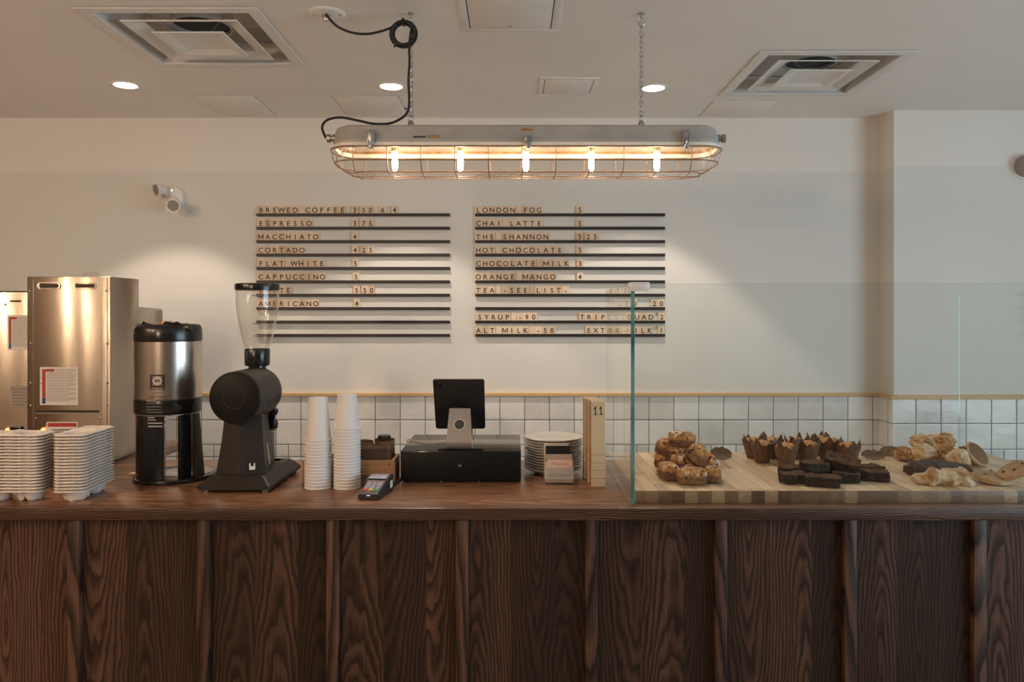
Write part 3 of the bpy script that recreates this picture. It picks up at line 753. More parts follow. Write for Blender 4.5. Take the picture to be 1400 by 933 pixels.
# second, lower brewer
CX0, CX1, CY, CZ = -2.33, -1.907, 3.10, at(0, 399, 3.10).z
b2 = thing('coffee_brewer', ((CX0+CX1)/2, CY+.2, ZT), 'lower stainless steel coffee brewer cut off by the left edge of the picture', 'coffee brewer', 'stainless coffee brewers')
build('body', MB().box(CX0, CX1, CY, CY+.36, 1.012, CZ, .004), M_steel, b2, 25)
yy = CY-.003
build('back_sheet', MB().box(CX0+.01, CX1-.008, yy, CY+.0005, 1.05, CZ-.012, .0015), M_steel, b2, 25)
build('top_edge', MB().box(CX0, CX1, CY-.002, CY+.02, CZ-.002, CZ+.003), pm('dark_seal', (.06, .045, .035), .1, 20, .6), b2, 0)
a, c = at(11, 431, CY), at(36, 479, CY); brewer_label(b2, a.x, -1.918, c.z, a.z, yy, name='instruction_label')
a, c = at(15, 528, CY), at(38, 558, CY)
pl = build('rating_plate', MB().box(a.x, -1.925, yy-.001, yy, c.z, a.z), pm('grey_plate', (.42, .37, .32), .06, 30, .4, .4), b2, 0)
m = MB()
for k in range(6): m.box(a.x+.006, -1.935-.012*(k % 2), yy-.0014, yy-.0009, a.z-.014-.0125*k, a.z-.010-.0125*k)
build('print', m, M_ink, pl, 0)
p = at(8, 416.5, CY); build('screw', MB().lathe([(0, .0055), (.004, .005), (.006, .002)], 10, T(p.x, CY, p.z) @ R(PI/2, 'X')), M_galv, b2)
p = at(22, 412, CY); build('slot_opening', MB().prism(rrect(.045, .007, .003), .0012, 0, T(p.x, yy-.0002, p.z) @ RX90), M_line, b2, 0)
p = at(11, 588, CY); build('indicator_light', MB().lathe([(0, .009), (.005, .0075), (.007, .003), (.007, .001)], 14, T(p.x, yy, p.z) @ R(PI/2, 'X')), M_ledr, b2)
build('cable_clamp', MB().box(at(18, 0, CY).x, at(33, 0, CY).x, yy-.02, yy, at(0, 588, CY).z, at(0, 583, CY).z, .003), M_black, b2)
build('feet', MB().lathe([(0, 1.0), (.014, 1.0), (.014, 1.013), (0, 1.013)], 14, T(CX0+.03, CY+.04, 0)).lathe([(0, 1.0), (.014, 1.0), (.014, 1.013), (0, 1.013)], 14, T(CX1-.03, CY+.04, 0)).lathe([(0, 1.0), (.014, 1.0), (.014, 1.013), (0, 1.013)], 14, T(CX0+.03, CY+.3, 0)).lathe([(0, 1.0), (.014, 1.0), (.014, 1.013), (0, 1.013)], 14, T(CX1-.03, CY+.3, 0)), M_rubber, b2)

# ------------------------------------------------------------------ thermal coffee server
SY = 2.775; sc = at(230, 500, SY); sx = sc.x
sv = thing('coffee_server', (sx, SY, ZT), 'steel and black thermal coffee server standing on its black stand', 'coffee server')
def zs(v, dy=0): return at(0, v, SY-dy).z
rad = 44.0*SY/F*.985
z467, z546, z567, z443 = zs(467, .1), zs(547, .1), zs(568, .1), zs(444, .1)
bd = build('body', MB().lathe([(0, z546-.004), (rad*.985, z546-.004), (rad*.985, z546), (rad, z546+.002), (rad, z467-.002), (rad*.98, z467), (0, z467)], 64, T(sx, SY, 0)), M_brush, sv)
build('lid', MB().lathe([(0, z467), (rad*1.005, z467), (rad*1.01, z467+.004), (rad*1.0, z443-.02), (rad*.965, z443-.006), (rad*.90, z443), (rad*.85, z443), (rad*.8, z443-.01), (0, z443-.012)], 64, T(sx, SY, 0)), M_black, sv)
lk = MB().box(-.085, .05, -.06, .06, z443-.004, z443+.003, .002)
lk.tube([(-.06, -.07, z443-.004), (-.055, -.07, z443+.006), (-.045, -.068, z443-.002)], .006, 8).tube([(.02, -.085, z443-.004), (.028, -.085, z443+.007), (.05, -.08, z443+.002), (.065, -.075, z443+.006), (.08, -.07, z443-.004)], .005, 8)
build('lid_latch', lk, M_black, sv, world=False).location = (0, 0, -ZT)
build('lid_insert', MB().lathe([(0, z443+.0115), (.02, z443+.011), (.021, z443+.002), (.0, z443+.002)], 28, T(sx, SY-.02, 0)).box(sx-.05, sx+.03, SY-.06, SY-.03, z443+.002, z443+.005, .001), pm('copper_cap', (.50, .24, .11), .1, 40, .4, .3), sv)
build('pour_spout', MB().prism([(0, 0), (.05, .0), (.055, -.018), (.03, -.01)], .05, .003, T(sx+.052, SY-.02, z443-.004) @ RX90), M_black, sv)
build('collar', MB().lathe([(0, z567), (rad*.97, z567), (rad*.995, z567+.004), (rad*1.0, z546-.006), (rad*.985, z546-.001), (0, z546-.001)], 64, T(sx, SY, 0)), M_black, sv)
build('steel_ring', MB().lathe([(rad*.90, z567-.003), (rad*.955, z567-.003), (rad*.955, z567+.001), (rad*.90, z567+.001)], 64, T(sx, SY, 0)), M_galv, sv)
def on_cyl(x_px, v, r, dy=0):          # point on the cylinder front for a pixel column
    Y = SY-r
    for _ in range(6):
        X = (x_px-U0)*Y/F; Y = SY-math.sqrt(max(0, r*r-(X-sx)**2))
    return X, Y, CH-(v-V0)*Y/F
def cyl_patch(u0, u1, v0, v1, r, n=8):
    rows = []
    for k in range(n+1):
        X, Y, z0 = on_cyl(u0+(u1-u0)*k/n, v0, r); _, _, z1 = on_cyl(u0+(u1-u0)*k/n, v1, r)
        rows.append(((X, Y, z0), (X, Y, z1)))
    t = bmesh.new()
    for (a, b_), (c, d) in zip(rows, rows[1:]): t.faces.new([t.verts.new(q) for q in (b_, d, c, a)])
    bmesh.ops.remove_doubles(t, verts=t.verts, dist=1e-5)
    return t
lab = build('logo_label', MB().add(cyl_patch(205, 225.5, 512.5, 533, rad+.0006)), M_kblk, sv)
X, Y, Z = on_cyl(215, 521, rad+.0012); ang = math.atan2(X-sx, SY-Y)
star = []
for k in range(32): rr_ = (.0175 if k % 2 else .0150); star.append((rr_*math.cos(2*PI*k/32), rr_*math.sin(2*PI*k/32)))
Ml = T(X, Y, Z) @ R(ang, 'Z') @ RX90
sb = MB().prism(star, .0006, 0, Ml)
for k in range(4):
    a = PI/4+k*PI/2; sb.box(.018, .0235, -.0008, .0008, 0, .0006, 0, 2, Ml @ R(a, 'Z'))
build('burst', sb, pm('label_silver', (.55, .47, .38), .05, 30, .5), lab, 0)
build('lettering', MB().mesh(text_mesh('SBS', .0135, .0004, .0003), Ml @ T(0, -.0045, .0008)), M_kblk, lab, 0)
m = MB()
for k in range(9): m.box(-.02+.0045*k, -.0172+.0045*k, -.0275, -.0235, 0, .0006, 0, 2, Ml)
build('print', m, pm('label_silver_print', (.45, .38, .30), .05, 30, .5), lab, 0)
X, Y, Z = on_cyl(215, 543, rad+.0004); Ml = T(X, Y, Z) @ R(math.atan2(X-sx, SY-Y), 'Z') @ RX90
m = MB()
for k in range(14): m.box(-.032+.0047*k, -.0287+.0047*k, -.0015, .0015, 0, .0005, 0, 2, Ml)
m.box(-.01, .01, .013, .015, 0, .0005, 0, 2, Ml)
build('engraving', m, pm('engraved_brown', (.12, .07, .04), .1, 40, .6), sv, 0)
# the stand: base plate, wide rear column, two slim uprights
def arc_col(a0, a1, r0, r1, z0, z1, taper=1.0, n=12):
    rings = []
    for z, k in ((z0, taper), (z1, 1.0)):
        o_ = [(sx+r1*k*math.sin(a0+(a1-a0)*i/n), SY-r1*k*math.cos(a0+(a1-a0)*i/n), z) for i in range(n+1)]
        i_ = [(sx+r0*math.sin(a1+(a0-a1)*i/n), SY-r0*math.cos(a1+(a0-a1)*i/n), z) for i in range(n+1)]
        rings.append(o_+i_)
    return rings
build('column', MB().loft(arc_col(-1.08, .30, rad*.55, rad*.93, ZT+.012, z567-.003, 1.0)), M_black, sv, 30)
for a in (1.0, 2.2):
    build('upright', MB().loft(arc_col(a-.20, a+.20, rad*.72, rad*.90, ZT+.012, z567-.003, 1.04, 5)), M_black, sv, 30)
build('side_fin', MB().loft(arc_col(1.30, 1.62, rad*.90, rad*.97, ZT+.012, z567-.003, 1.17, 5)), M_brownm, sv, 30)
bp = []
for k in range(48):
    a = 2*PI*k/48; c_, s_ = math.cos(a), math.sin(a)
    bp.append((sx+(.122*c_ if c_ < 0 else .150*c_)+.0, SY+.02+(.135 if s_ < 0 else .165)*s_))
build('base_plate', MB().prism(bp, .014, .004, T(0, 0, ZT)), M_black, sv)
dt = [(sx+.045+.088*math.cos(2*PI*k/32), SY+.055+.095*math.sin(2*PI*k/32)) for k in range(32)]
build('drip_tray', MB().prism(dt, .0025, .0008, T(0, 0, ZT+.0135)), M_galv, sv)
X, Y, Z = on_cyl(202, 575, rad*.932); m = MB()
for k, (u0, u1, v) in enumerate(((202, 211, 572), (202, 213, 575), (202, 222, 579), (202, 222, 583.5), (224.5, 230, 574), (224, 231, 580.5), (224, 231, 584))):
    m.add(cyl_patch(u0, u1, v-1, v+(.9 if k > 1 else .3), rad*.934, 5))
build('spec_print', m, pm('pale_print', (.34, .32, .29), .1, 50, .5), sv, 0)
m = MB()
for v in (552, 556.5, 560.5, 564): m.add(cyl_patch(200, 222-3*(v % 2), v-.7, v+.7, rad*1.002, 5))
build('collar_print', m, pm('pale_print_dim', (.12, .11, .10), .1, 50, .5), sv, 0)
tg = at(182, 649, 2.84); tg.z = ZT
single('paper_scrap', MB().prism([(tg.x-.012, tg.y-.01), (tg.x+.012, tg.y-.012), (tg.x+.014, tg.y+.008), (tg.x-.01, tg.y+.012)], .008, .002, T(0, 0, ZT)), pm('yellow_paper', (.62, .50, .25), .1, 30, .7), (tg.x, tg.y, ZT), 'tiny yellowish scrap on the worktop at the foot of the coffee server', 'scrap')

# ------------------------------------------------------------------ coffee grinder
GX = -.917
gr = thing('coffee_grinder', (GX, 2.73, ZT), 'dark bronze shop coffee grinder with clear bean hopper', 'coffee grinder')
# base with sloping shoulders
bw = .120
def rect(x0, x1, y0, y1, z): return [(x0, y0, z), (x1, y0, z), (x1, y1, z), (x0, y1, z)]
def rectc(x0, x1, y0, y1, z, c):
    return [(x0+c, y0, z), (x1-c, y0, z), (x1, y0+c, z), (x1, y1-c, z), (x1-c, y1, z), (x0+c, y1, z), (x0, y1-c, z), (x0, y0+c, z)]
build('base', MB().loft([rectc(GX-bw, GX+bw, 2.545, 2.925, ZT+.011, .006), rectc(GX-bw, GX+bw, 2.545, 2.925, ZT+.022, .006), rectc(GX-bw+.026, GX+bw-.030, 2.580, 2.89, ZT+.052, .006)]), M_brownm, gr, 20)
m_t = MB()
def hexsec(w, y0, y1, z, ch, wr):
    return [(GX+.006, y0, z), (GX+w, y0+ch, z), (GX+wr, y1, z), (GX-wr, y1, z), (GX-w*.98, y0+ch, z)]
build('pedestal', MB().loft([hexsec(.086, 2.586, 2.85, ZT+.05, .03, .045), hexsec(.071, 2.602, 2.82, ZT+.16, .028, .036), hexsec(.062, 2.612, 2.79, 1.262, .026, .030)]), M_brownm, gr, 15)
DZ, DR, DY0 = 1.313, .0872, 2.560
drum = MB().lathe([(0, 0), (.080, 0), (DR, .006), (DR, .20), (DR*.985, .235), (.062, .275), (.055, .30), (0, .302)], 64, T(GX, DY0, DZ) @ R(-PI/2, 'X'))
dr = build('drum', drum, M_brownm, gr, 30)
build('end_cap', MB().lathe([(0, -.003), (.078, -.003), (.0825, -.0005), (.0825, .004), (0, .004)], 64, T(GX, DY0, DZ) @ R(-PI/2, 'X')), M_blackm, gr, 30)
build('cap_ring', MB().lathe([(.0335, -.0046), (.0365, -.0046), (.0365, -.002), (.0335, -.002)], 48, T(GX-.001, DY0, DZ) @ R(-PI/2, 'X')), M_brownm, gr)
m = MB()
for yy in (2.665, 2.765):
    for k in range(5):
        a = -.10-.085*k
        for w_ in (0,):
            m.box(-.0012, .0012, -.016, .016, -.0018, .0018, .0005, 1, T(GX+DR*math.cos(a), yy, DZ+DR*math.sin(a)) @ R(-a, 'Y'))
build('vent_slots', m, M_line, gr, 0)
HY = 2.796; hx = at(351.8, 0, HY).x
def zh(v): return at(0, v, HY).z
build('neck', MB().lathe([(0, zh(520)), (.031, zh(520)), (.031, zh(500)), (0, zh(500))], 40, T(hx, HY, 0)), M_black, gr)
build('hopper_collar', MB().lathe([(.028, zh(500)), (.042, zh(500)), (.0445, zh(497)), (.0445, zh(479)), (.0425, zh(477)), (.036, zh(477)), (.03, zh(479))], 40, T(hx, HY, 0)), M_black, gr)
hp = [(.0425, 477), (.0495, 468), (.0580, 455), (.0655, 441), (.0705, 429), (.0745, 415), (.0760, 397)]
pr = [(r, zh(v)) for r, v in hp]+[(r-.0022, zh(v)) for r, v in reversed(hp)]+[(hp[0][0], zh(477))]
build('hopper', MB().lathe(pr, 48, T(hx, HY, 0)), M_hop, gr)
build('hopper_lid', MB().lathe([(0, zh(397.5)), (.074, zh(397.5)), (.0775, zh(396.5)), (.0785, zh(391)), (.0765, zh(388.5)), (.07, zh(388)), (0, zh(388.2))], 48, T(hx, HY, 0)), M_black, gr)
mk = MB()
for v, du in ((405, 6), (443, 7), (459, 6)):
    r = .070-.028*((v-405)/72.0)
    mk.tube([(hx+r*math.sin(a), HY-r*math.cos(a), zh(v)+.003*(a)) for a in (.02, .2, .4, .58)], .0018, 5)
build('hopper_markings', mk, pm('faint_mark', (.30, .27, .24), .1, 40, .6), gr)
# clamp, spout and bag tray at the back right
c0 = at(371, 574, 2.86)
m = MB().lathe([(0, -.03), (.014, -.03), (.017, -.02), (.017, .02), (.013, .03), (0, .03)], 16, T(c0.x, c0.y, c0.z+.016) @ R(.5, 'Y'))
m.lathe([(0, -.02), (.016, -.018), (.018, .0), (.015, .014), (0, .016)], 16, T(c0.x+.010, c0.y-.01, c0.z-.012))
m.tube([(c0.x-.02, c0.y, c0.z+.004), (c0.x, c0.y-.012, c0.z+.02), (c0.x+.018, c0.y-.012, c0.z+.01)], .007, 8)
build('clamp', m, M_black, gr)
build('spout', MB().lathe([(0, -.012), (.012, -.012), (.015, .0), (0, .0)], 16, T(c0.x+.002, c0.y, c0.z-.028)), M_galv, gr)
p0, p1 = at(366, 590, 2.865), at(376, 643, 2.865)
build('spout_guard', MB().box(p0.x-.008, p1.x, 2.858, 2.87, ZT+.05, p0.z, .003), pm('pale_grey_plastic', (.50, .46, .41), .04, 30, .4), gr)
build('bag_plate', MB().box(at(376, 0, 2.88).x-.02, at(386, 0, 2.88).x, 2.84, 2.90, ZT+.040, ZT+.052, .002), pm('steel_plate', (.62, .60, .56), .05, 30, .4, .6), gr)
a = math.atan2(.026, .21)
q = Matrix(((0, 0, 1, 0), (1, 0, 0, 0), (0, 1, 0, 0), (0, 0, 0, 1)))
build('rating_sticker', MB().box(-.0008, .0008, 0, .030, 0, .072, 0, 2, T(GX+.070, 2.70, ZT+.066) @ R(.19, 'Z') @ R(-.13, 'Y')), pm('greyish_sticker', (.40, .37, .33), .15, 300, .5), gr, 0)
lg_ = at(343, 655, 2.6)
build('logo', MB().prism([(-.0095, 0), (.0095, 0), (.0095, .022), (.005, .022), (.005, .012), (-.005, .012), (-.005, .022), (-.0095, .022)], .0012, 0, T(GX+.045, 2.5975, ZT+.068) @ R(.34, 'Z') @ R(-.14, 'X') @ RX90), pm('white_logo', (.72, .70, .66), .03, 40, .5), gr, 0)
for x in (-bw+.022, bw-.022):
    for yy in (2.565, 2.90):
        build('foot', MB().lathe([(0, ZT), (.010, ZT), (.011, ZT+.003), (.011, ZT+.008), (.008, ZT+.009), (.008, ZT+.0118), (0, ZT+.0118)], 16, T(GX+x, yy, 0)), M_galv, gr)

# ------------------------------------------------------------------ pulp cup carriers
def tray_mesh():
    W, L, r0 = .104, .214, .026
    t = bmesh.new(); nx, ny = 30, 58; g = {}
    def sd(x, y):
        qx, qy = abs(x)-(W/2-r0), abs(y)-(L/2-r0)
        return math.hypot(max(qx, 0), max(qy, 0))+min(max(qx, qy), 0)-r0
    def ss(a, b, x):
        k = min(1, max(0, (x-a)/(b-a))); return k*k*(3-2*k)
    for i in range(nx+1):
        for j in range(ny+1):
            x, y = -W/2+W*i/nx, -L/2+L*j/ny
            d = sd(x, y)
            if d > 0:                                     # pull outside corners onto the rounded outline
                e = .0005; n = Vector((sd(x+e, y)-sd(x-e, y), sd(x, y+e)-sd(x, y-e), 0)).normalized(); x -= n.x*d; y -= n.y*d; d = 0
            z = 0
            pd = min(math.hypot(x, y-.050), math.hypot(x, y+.050))
            yy = abs(y)-.050
            z -= .0355*(1-ss(.031, .044, pd))
            if pd < .036: z += .016*math.exp(-(yy/.006)**2)*ss(.006, .02, abs(x))      # notch across each foot
            z += .007*math.exp(-(y/.012)**2)*(1-ss(.02, .05, abs(x)))                # divider hump
            z -= .004*ss(-.006, 0, d)                      # lip turned down
            z += .0012*mnoise.noise(Vector((x*60, y*60, 3)))
            g[(i, j)] = t.verts.new((x, y, z))
    for i in range(nx):
        for j in range(ny):
            q = [g[(i, j)], g[(i+1, j)], g[(i+1, j+1)], g[(i, j+1)]]
            t.faces.new(q)
    bmesh.ops.remove_doubles(t, verts=t.verts, dist=.0003)
    bmesh.ops.dissolve_degenerate(t, dist=.0002, edges=t.edges)
    bmesh.ops.recalc_face_normals(t, faces=t.faces)
    bmesh.ops.solidify(t, geom=list(t.faces), thickness=.0013)
    o = build('cup_carrier', MB().add(t), M_pulp, None, 50); me = o.data; bpy.data.objects.remove(o)
    return me
TRAY = tray_mesh()
NT = 19; PT = .0098
def tray_stack(x, y, rot, where, group):
    for k in range(NT):
        o = bpy.data.objects.new('cup_carrier', TRAY); COL.objects.link(o)
        o.location = (x+random.uniform(-.0003, .0003), y+random.uniform(-.0003, .0003), ZT+.0370+k*PT); o.rotation_euler = (0, 0, rot+random.uniform(-.003, .003)+(PI if k % 2 else 0)*0)
        wh = 'topmost' if k == NT-1 else ('bottom' if k == 0 else f'number {k+1} from the bottom')
        tag(o, f'pulp cup carrier, {wh} of the {where}', 'cup carrier', group)
tray_stack(-1.392, 2.522, .03, 'right tray stack', 'cup carriers in the right stack')
tray_stack(-1.585, 2.470, PI/2+.01, 'left tray stack', 'cup carriers in the left stack')

# ------------------------------------------------------------------ paper cup stacks (cups upside down)
def cup_mesh(h, rr, rb):
    w = .0005
    pr = [(rr+.0036, .0024), (rr+.0030, .0044), (rr+.0002, .0052), (rb, h), (rb-.002, h), (rb-.0022, h-.005), (0, h-.005), (0, h-.0056), (rb-.003, h-.0056), (rb-.0001, h-.0062), (rr-w+.0001, .0045), (rr+.0002, .0002), (rr+.0028, .0003), (rr+.0036, .0024)]
    o = build('paper_cup', MB().lathe(pr, 48), M_paper, None, 45); me = o.data; bpy.data.objects.remove(o); return me
def cup_stack(n, me, x, y, pitch, where, group):
    for k in range(n):
        o = bpy.data.objects.new('paper_cup', me); COL.objects.link(o)
        o.location = (x, y, ZT+.0002+k*pitch); o.rotation_euler = (0, 0, random.uniform(0, 6))
        wh = 'topmost' if k == n-1 else ('bottom' if k == 0 else f'number {k+1} from the bottom')
        tag(o, f'upside-down white paper cup, {wh} of the {where}', 'paper cup', group)
cup_stack(16, cup_mesh(.145, .0428, .0312), at(435, 0, 2.635).x, 2.635, .0108, 'shorter stack by grinder', 'paper cups in the shorter stack')
cup_stack(20, cup_mesh(.116, .0428, .0318), at(474.5, 0, 2.635).x, 2.635, .0106, 'taller stack by sleeves', 'paper cups in the taller stack')

# ------------------------------------------------------------------ wooden box of cup sleeves
M_box = wood('orange_brown_box_wood', 'x', (.38, .17, .065, 1), (.27, .115, .042, 1), (.10, .04, .016, 1), plank=.09, freq=60, stretch=.06, rough=.55, line=.3, tone=.2, bump=.08, pore=.5, streak=.4)
M_kraft = pm('kraft_paper', (.36, .22, .12), .10, 60, .85)
M_kdark = pm('dark_kraft_edge', (.105, .062, .036), .25, 120, .85)
wx0, wx1, wy0, wy1, wz = -.728, -.409, 2.682, 2.815, 1.084
wb = thing('wooden_box', ((wx0+wx1)/2, 2.75, ZT), 'orange-brown wooden box of cup sleeves behind the paper cups', 'wooden box')
build('front_board', MB().box(wx0, wx1, wy0, wy0+.010, ZT, wz, .0012), M_box, wb, 30)
build('back_board', MB().box(wx0, wx1, wy1-.010, wy1, ZT, wz, .0012), M_box, wb, 30)
for x in (wx0, wx1-.010): build('side_board', MB().box(x, x+.010, wy0+.0102, wy1-.0102, ZT, wz, .0012), M_box, wb, 30)
build('bottom_board', MB().box(wx0+.0105, wx1-.0105, wy0+.0105, wy1-.0105, ZT+.001, ZT+.007), M_box, wb, 0)
m = MB()
for z in (1.072, 1.030): m.prism([(-.007, 0), (.007, 0), (0, -.005)], .001, 0, T(wx1-.016, wy0, z) @ RX90)
build('dark_joint', m, M_line, wb, 0)
mm = MB().mesh(text_mesh('D', .016, .0004, .0006), T(at(492, 0, wy0).x, wy0-.0002, ZT+.042) @ RX90).mesh(text_mesh('FOR', .016, .0004, .0004), T(at(495.5, 0, wy0).x, wy0-.0002, ZT+.020) @ RX90)
build('stamped_letters', mm, pm('burnt_stamp', (.07, .03, .015), .1, 50, .7), wb, 0)
m = MB(); sl = None
for k in range(21):
    x = -.531+.0051*k
    lean = random.uniform(-.04, .04)
    if sl is None:
        pts = [(-.052, .0), (.052, .0), (.056, .064), (.03, .067), (-.03, .067), (-.056, .064)]
        o = build('cup_sleeve', MB().prism(pts, .0034, .0004, Matrix(((0, 0, 1, -.0017), (1, 0, 0, 0), (0, 1, 0, 0), (0, 0, 0, 1))), 0, 1), M_kdark, None, 0); sl = o.data
    else: o = bpy.data.objects.new('cup_sleeve', sl); COL.objects.link(o)
    o.location = (x, 2.749, 1.0585-.0015*random.random()); o.rotation_euler = (0, lean*.3, 0)
    wh = 'leftmost' if k == 0 else ('rightmost' if k == 20 else f'number {k+1} from the left')
    tag(o, f'flat kraft cup sleeve standing on edge in the wooden box, {wh}', 'cup sleeve', 'cup sleeves in the wooden box')
def loose_sleeve(x, y, z, rz, rx, label, w=.07):
    m = MB(); n = 20; rg = []
    for zz, k in ((0, .9), (.055, 1.0)):
        rg.append([(w/2*k*math.cos(2*PI*i/n), .022*k*math.sin(2*PI*i/n), zz) for i in range(n)])
    t = bmesh.new(); rows = [[t.verts.new(p) for p in r] for r in rg]
    for i in range(n): t.faces.new((rows[0][i], rows[0][(i+1) % n], rows[1][(i+1) % n], rows[1][i]))
    bmesh.ops.solidify(t, geom=list(t.faces), thickness=.002)
    o = build('cup_sleeve', m.add(t), M_kraft, None, 40); o.location = (x, y, z); o.rotation_euler = (rx, 0, rz)
    tag(o, label, 'cup sleeve')
loose_sleeve(-.455, 2.787, 1.088, -.12, .25, 'open pale kraft cup sleeve lying behind the edge-on sleeves at right of the box', .075)
loose_sleeve(-.535, 2.787, 1.080, .08, .22, 'open kraft cup sleeve behind the edge-on sleeves, next to the taller cup stack', .075)
single('drink_cover', MB().lathe([(0, .012), (.022, .012), (.023, .010), (.024, .002), (.026, 0), (.0, 0)], 32, T(-.462, 2.801, 1.141)), M_black, (-.462, 2.801, 1.141), 'black round drink lid on top of the cup sleeves in the box', 'drink lid')

# ------------------------------------------------------------------ card terminal
ct = thing('card_terminal', (-.4555, 2.452, ZT), 'dark grey card payment terminal with keypad in front of the wooden box', 'card terminal')
ct.rotation_euler = (0, 0, -.09)
M_term = pm('dark_grey_plastic', (.028, .028, .030), .1, 60, .4)
W = .034
def tsec(y, zt, w, z0=.0): return [(-w, y, z0+.004), (-w+.004, y, z0), (w-.004, y, z0), (w, y, z0+.004), (w, y, zt-.005), (w-.005, y, zt), (-w+.005, y, zt), (-w, y, zt-.005)]
build('body', MB().loft([tsec(0.004, .017, W-.004, .003), tsec(.0, .019, W, .001), tsec(.02, .024, W), tsec(.10, .040, W+.001), tsec(.108, .045, W+.0045), tsec(.165, .052, W+.006), tsec(.172, .048, W+.003, .002)]), M_term, ct, 30, world=False)
sl_ = math.atan2(.016, .08)
Mk = T(0, .02, .0243) @ R(sl_, 'X')
M_key = pm('lavender_grey_key', (.34, .33, .42), .04, 60, .45)
for r_ in range(4):
    for c_ in range(3):
        mt = M_key
        if r_ == 0: mt = [pm('red_key', (.62, .09, .05), .05, 50, .45), pm('yellow_key', (.66, .46, .06), .05, 50, .45), pm('green_key', (.10, .40, .12), .05, 50, .45)][c_]
        k = MB().box(-.026+.0178*c_, -.0105+.0178*c_, .006+.0165*r_, .0185+.0165*r_, -.001, .0022, .001, 2, Mk)
        o = build('key', k, mt, ct, world=False)
        if r_ == 0: o['label'] = ['red cancel key', 'yellow correction key', 'green enter key'][c_]
m = MB()
for c_ in range(4): m.box(-.029+.0147*c_, -.0165+.0147*c_, .0745, .0805, -.001, .0018, .0008, 2, Mk)
build('function_keys', m, pm('rosy_function_key', (.42, .26, .24), .05, 60, .45), ct, world=False)
build('screen', MB().box(-.030, .030, .113, .158, .0475, .0495, .0008, 2, R(.0, 'X') @ T(0, 0, .0) ), pm('pale_lavender_screen', (.46, .45, .60), .03, 30, .15), ct, world=False)
sc_ = ct.children[-1]; sc_.rotation_euler = (.12, 0, 0); sc_.location = (0, 0, -.0145)
build('card_slot', MB().box(-.024, .024, -.0012, .004, .007, .0105), M_line, ct, 0, world=False)
m = MB()
for k in range(3): m.lathe([(0, .0008), (.0014, .0006), (.0016, 0)], 8, T(-.004+.004*k, .0, .0152) @ R(PI/2, 'X'))
build('status_lights', m, glow('white_led', (1, 1, 1, 1), .5), ct, world=False)
build('side_label', MB().box(W+.0068, W+.0076, .118, .150, .012, .036, .0003, 1), M_label, ct, 0, world=False)
p = [Vector((-.428, 2.607, ZT+.014)), Vector((-.412, 2.640, ZT+.006)), Vector((-.405, 2.665, ZT+.0045)), Vector((-.398, 2.70, ZT+.006)), Vector((-.3965, 2.76, ZT+.0045)), Vector((-.397, 2.95, ZT+.0045))]
single('terminal_cable', MB().tube(spline(p), .0035, 8), M_rubber, (-.40, 2.66, ZT), 'black cable from the card terminal to behind the cash drawer', 'cable')

# ------------------------------------------------------------------ cash drawer, tablet stand, tablet
dx0, dx1, dy0, dy1, dz = -.3895, .0315, 2.706, 3.075, 1.112
cd = thing('cash_drawer', ((dx0+dx1)/2, 2.89, ZT), 'black metal cash drawer under the tablet stand', 'cash drawer')
M_dtop = pm('satin_black_metal', (.014, .013, .012), .08, 60, .11)
build('case', MB().box(dx0, dx1, dy0, dy1, ZT+.006, dz, .0025), M_dtop, cd)
build('front_panel', MB().box(dx0+.003, dx1-.003, dy0-.003, dy0+.001, ZT+.009, dz-.004, .0015), M_blackm, cd)
q = at(628.5, 636.5, dy0-.003)
build('emblem', MB().prism([(-.005, 0), (.005, 0), (.005, .008), (.003, .008), (.003, .0025), (-.003, .0025), (-.003, .008), (-.005, .008)], .0008, 0, T(q.x, q.y+.0002, q.z-.004) @ RX90), pm('silver_mark', (.5, .48, .45), .05, 50, .4, .6), cd, 0)
for u in (603.5, 655):
    q = at(u, 658.8, dy0-.003); build('screw', MB().lathe([(0, .0012), (.0022, .0008), (.0026, 0)], 10, T(*q) @ R(PI/2, 'X')), M_galv, cd)
for x in (dx0+.03, dx1-.03):
    for yy in (dy0+.03, dy1-.03): build('foot', MB().lathe([(0, ZT), (.011, ZT), (.012, ZT+.0065), (0, ZT+.0065)], 14, T(x, yy, 0)), M_rubber, cd)
sxx = at(627.8, 0, 2.72).x
ts = thing('tablet_stand', (sxx, 2.78, dz), 'silver-grey metal tablet stand with a round hole on the cash drawer', 'tablet stand')
M_alu = pm('grey_anodised_metal', (.36, .325, .305), .03, 120, .42, .65)
def prof_pts():
    pts = [(2.90, dz+.0035), (2.80, dz+.0035), (2.733, dz+.0035)]
    for k in range(1, 7):
        a = -PI/2-(PI*.5+.42)*k/6*0.98
        pts.append((2.735+.0215*math.cos(a), dz+.025+.0215*math.sin(a)))
    pts += [(2.735+.0215*math.cos(-PI-.42)+.045, dz+.025+.0215*math.sin(-PI-.42)+.108)]
    return pts
P = prof_pts(); rg = []
for i, (y, z) in enumerate(P):
    d = Vector((P[min(i+1, len(P)-1)][0]-P[max(i-1, 0)][0], P[min(i+1, len(P)-1)][1]-P[max(i-1, 0)][1])).normalized(); nrm = Vector((-d.y, d.x))*.0025
    w_ = .045 if z < dz+.05 else .0375
    rg.append([(sxx-w_, y-nrm.x, z-nrm.y), (sxx+w_, y-nrm.x, z-nrm.y), (sxx+w_, y+nrm.x, z+nrm.y), (sxx-w_, y+nrm.x, z+nrm.y)])
build('bent_plate', MB().loft(rg), M_alu, ts, 35)
pb = Vector((0, P[-2][0], P[-2][1])); ptp = Vector((0, P[-1][0], P[-1][1])); lean = math.atan2(ptp.y-pb.y, ptp.z-pb.z)
hc = pb.lerp(ptp, .50); 
Mh = T(sxx, hc.y, hc.z) @ R(-lean, 'X') @ R(PI/2, 'X') @ T(0, 0, .0028)
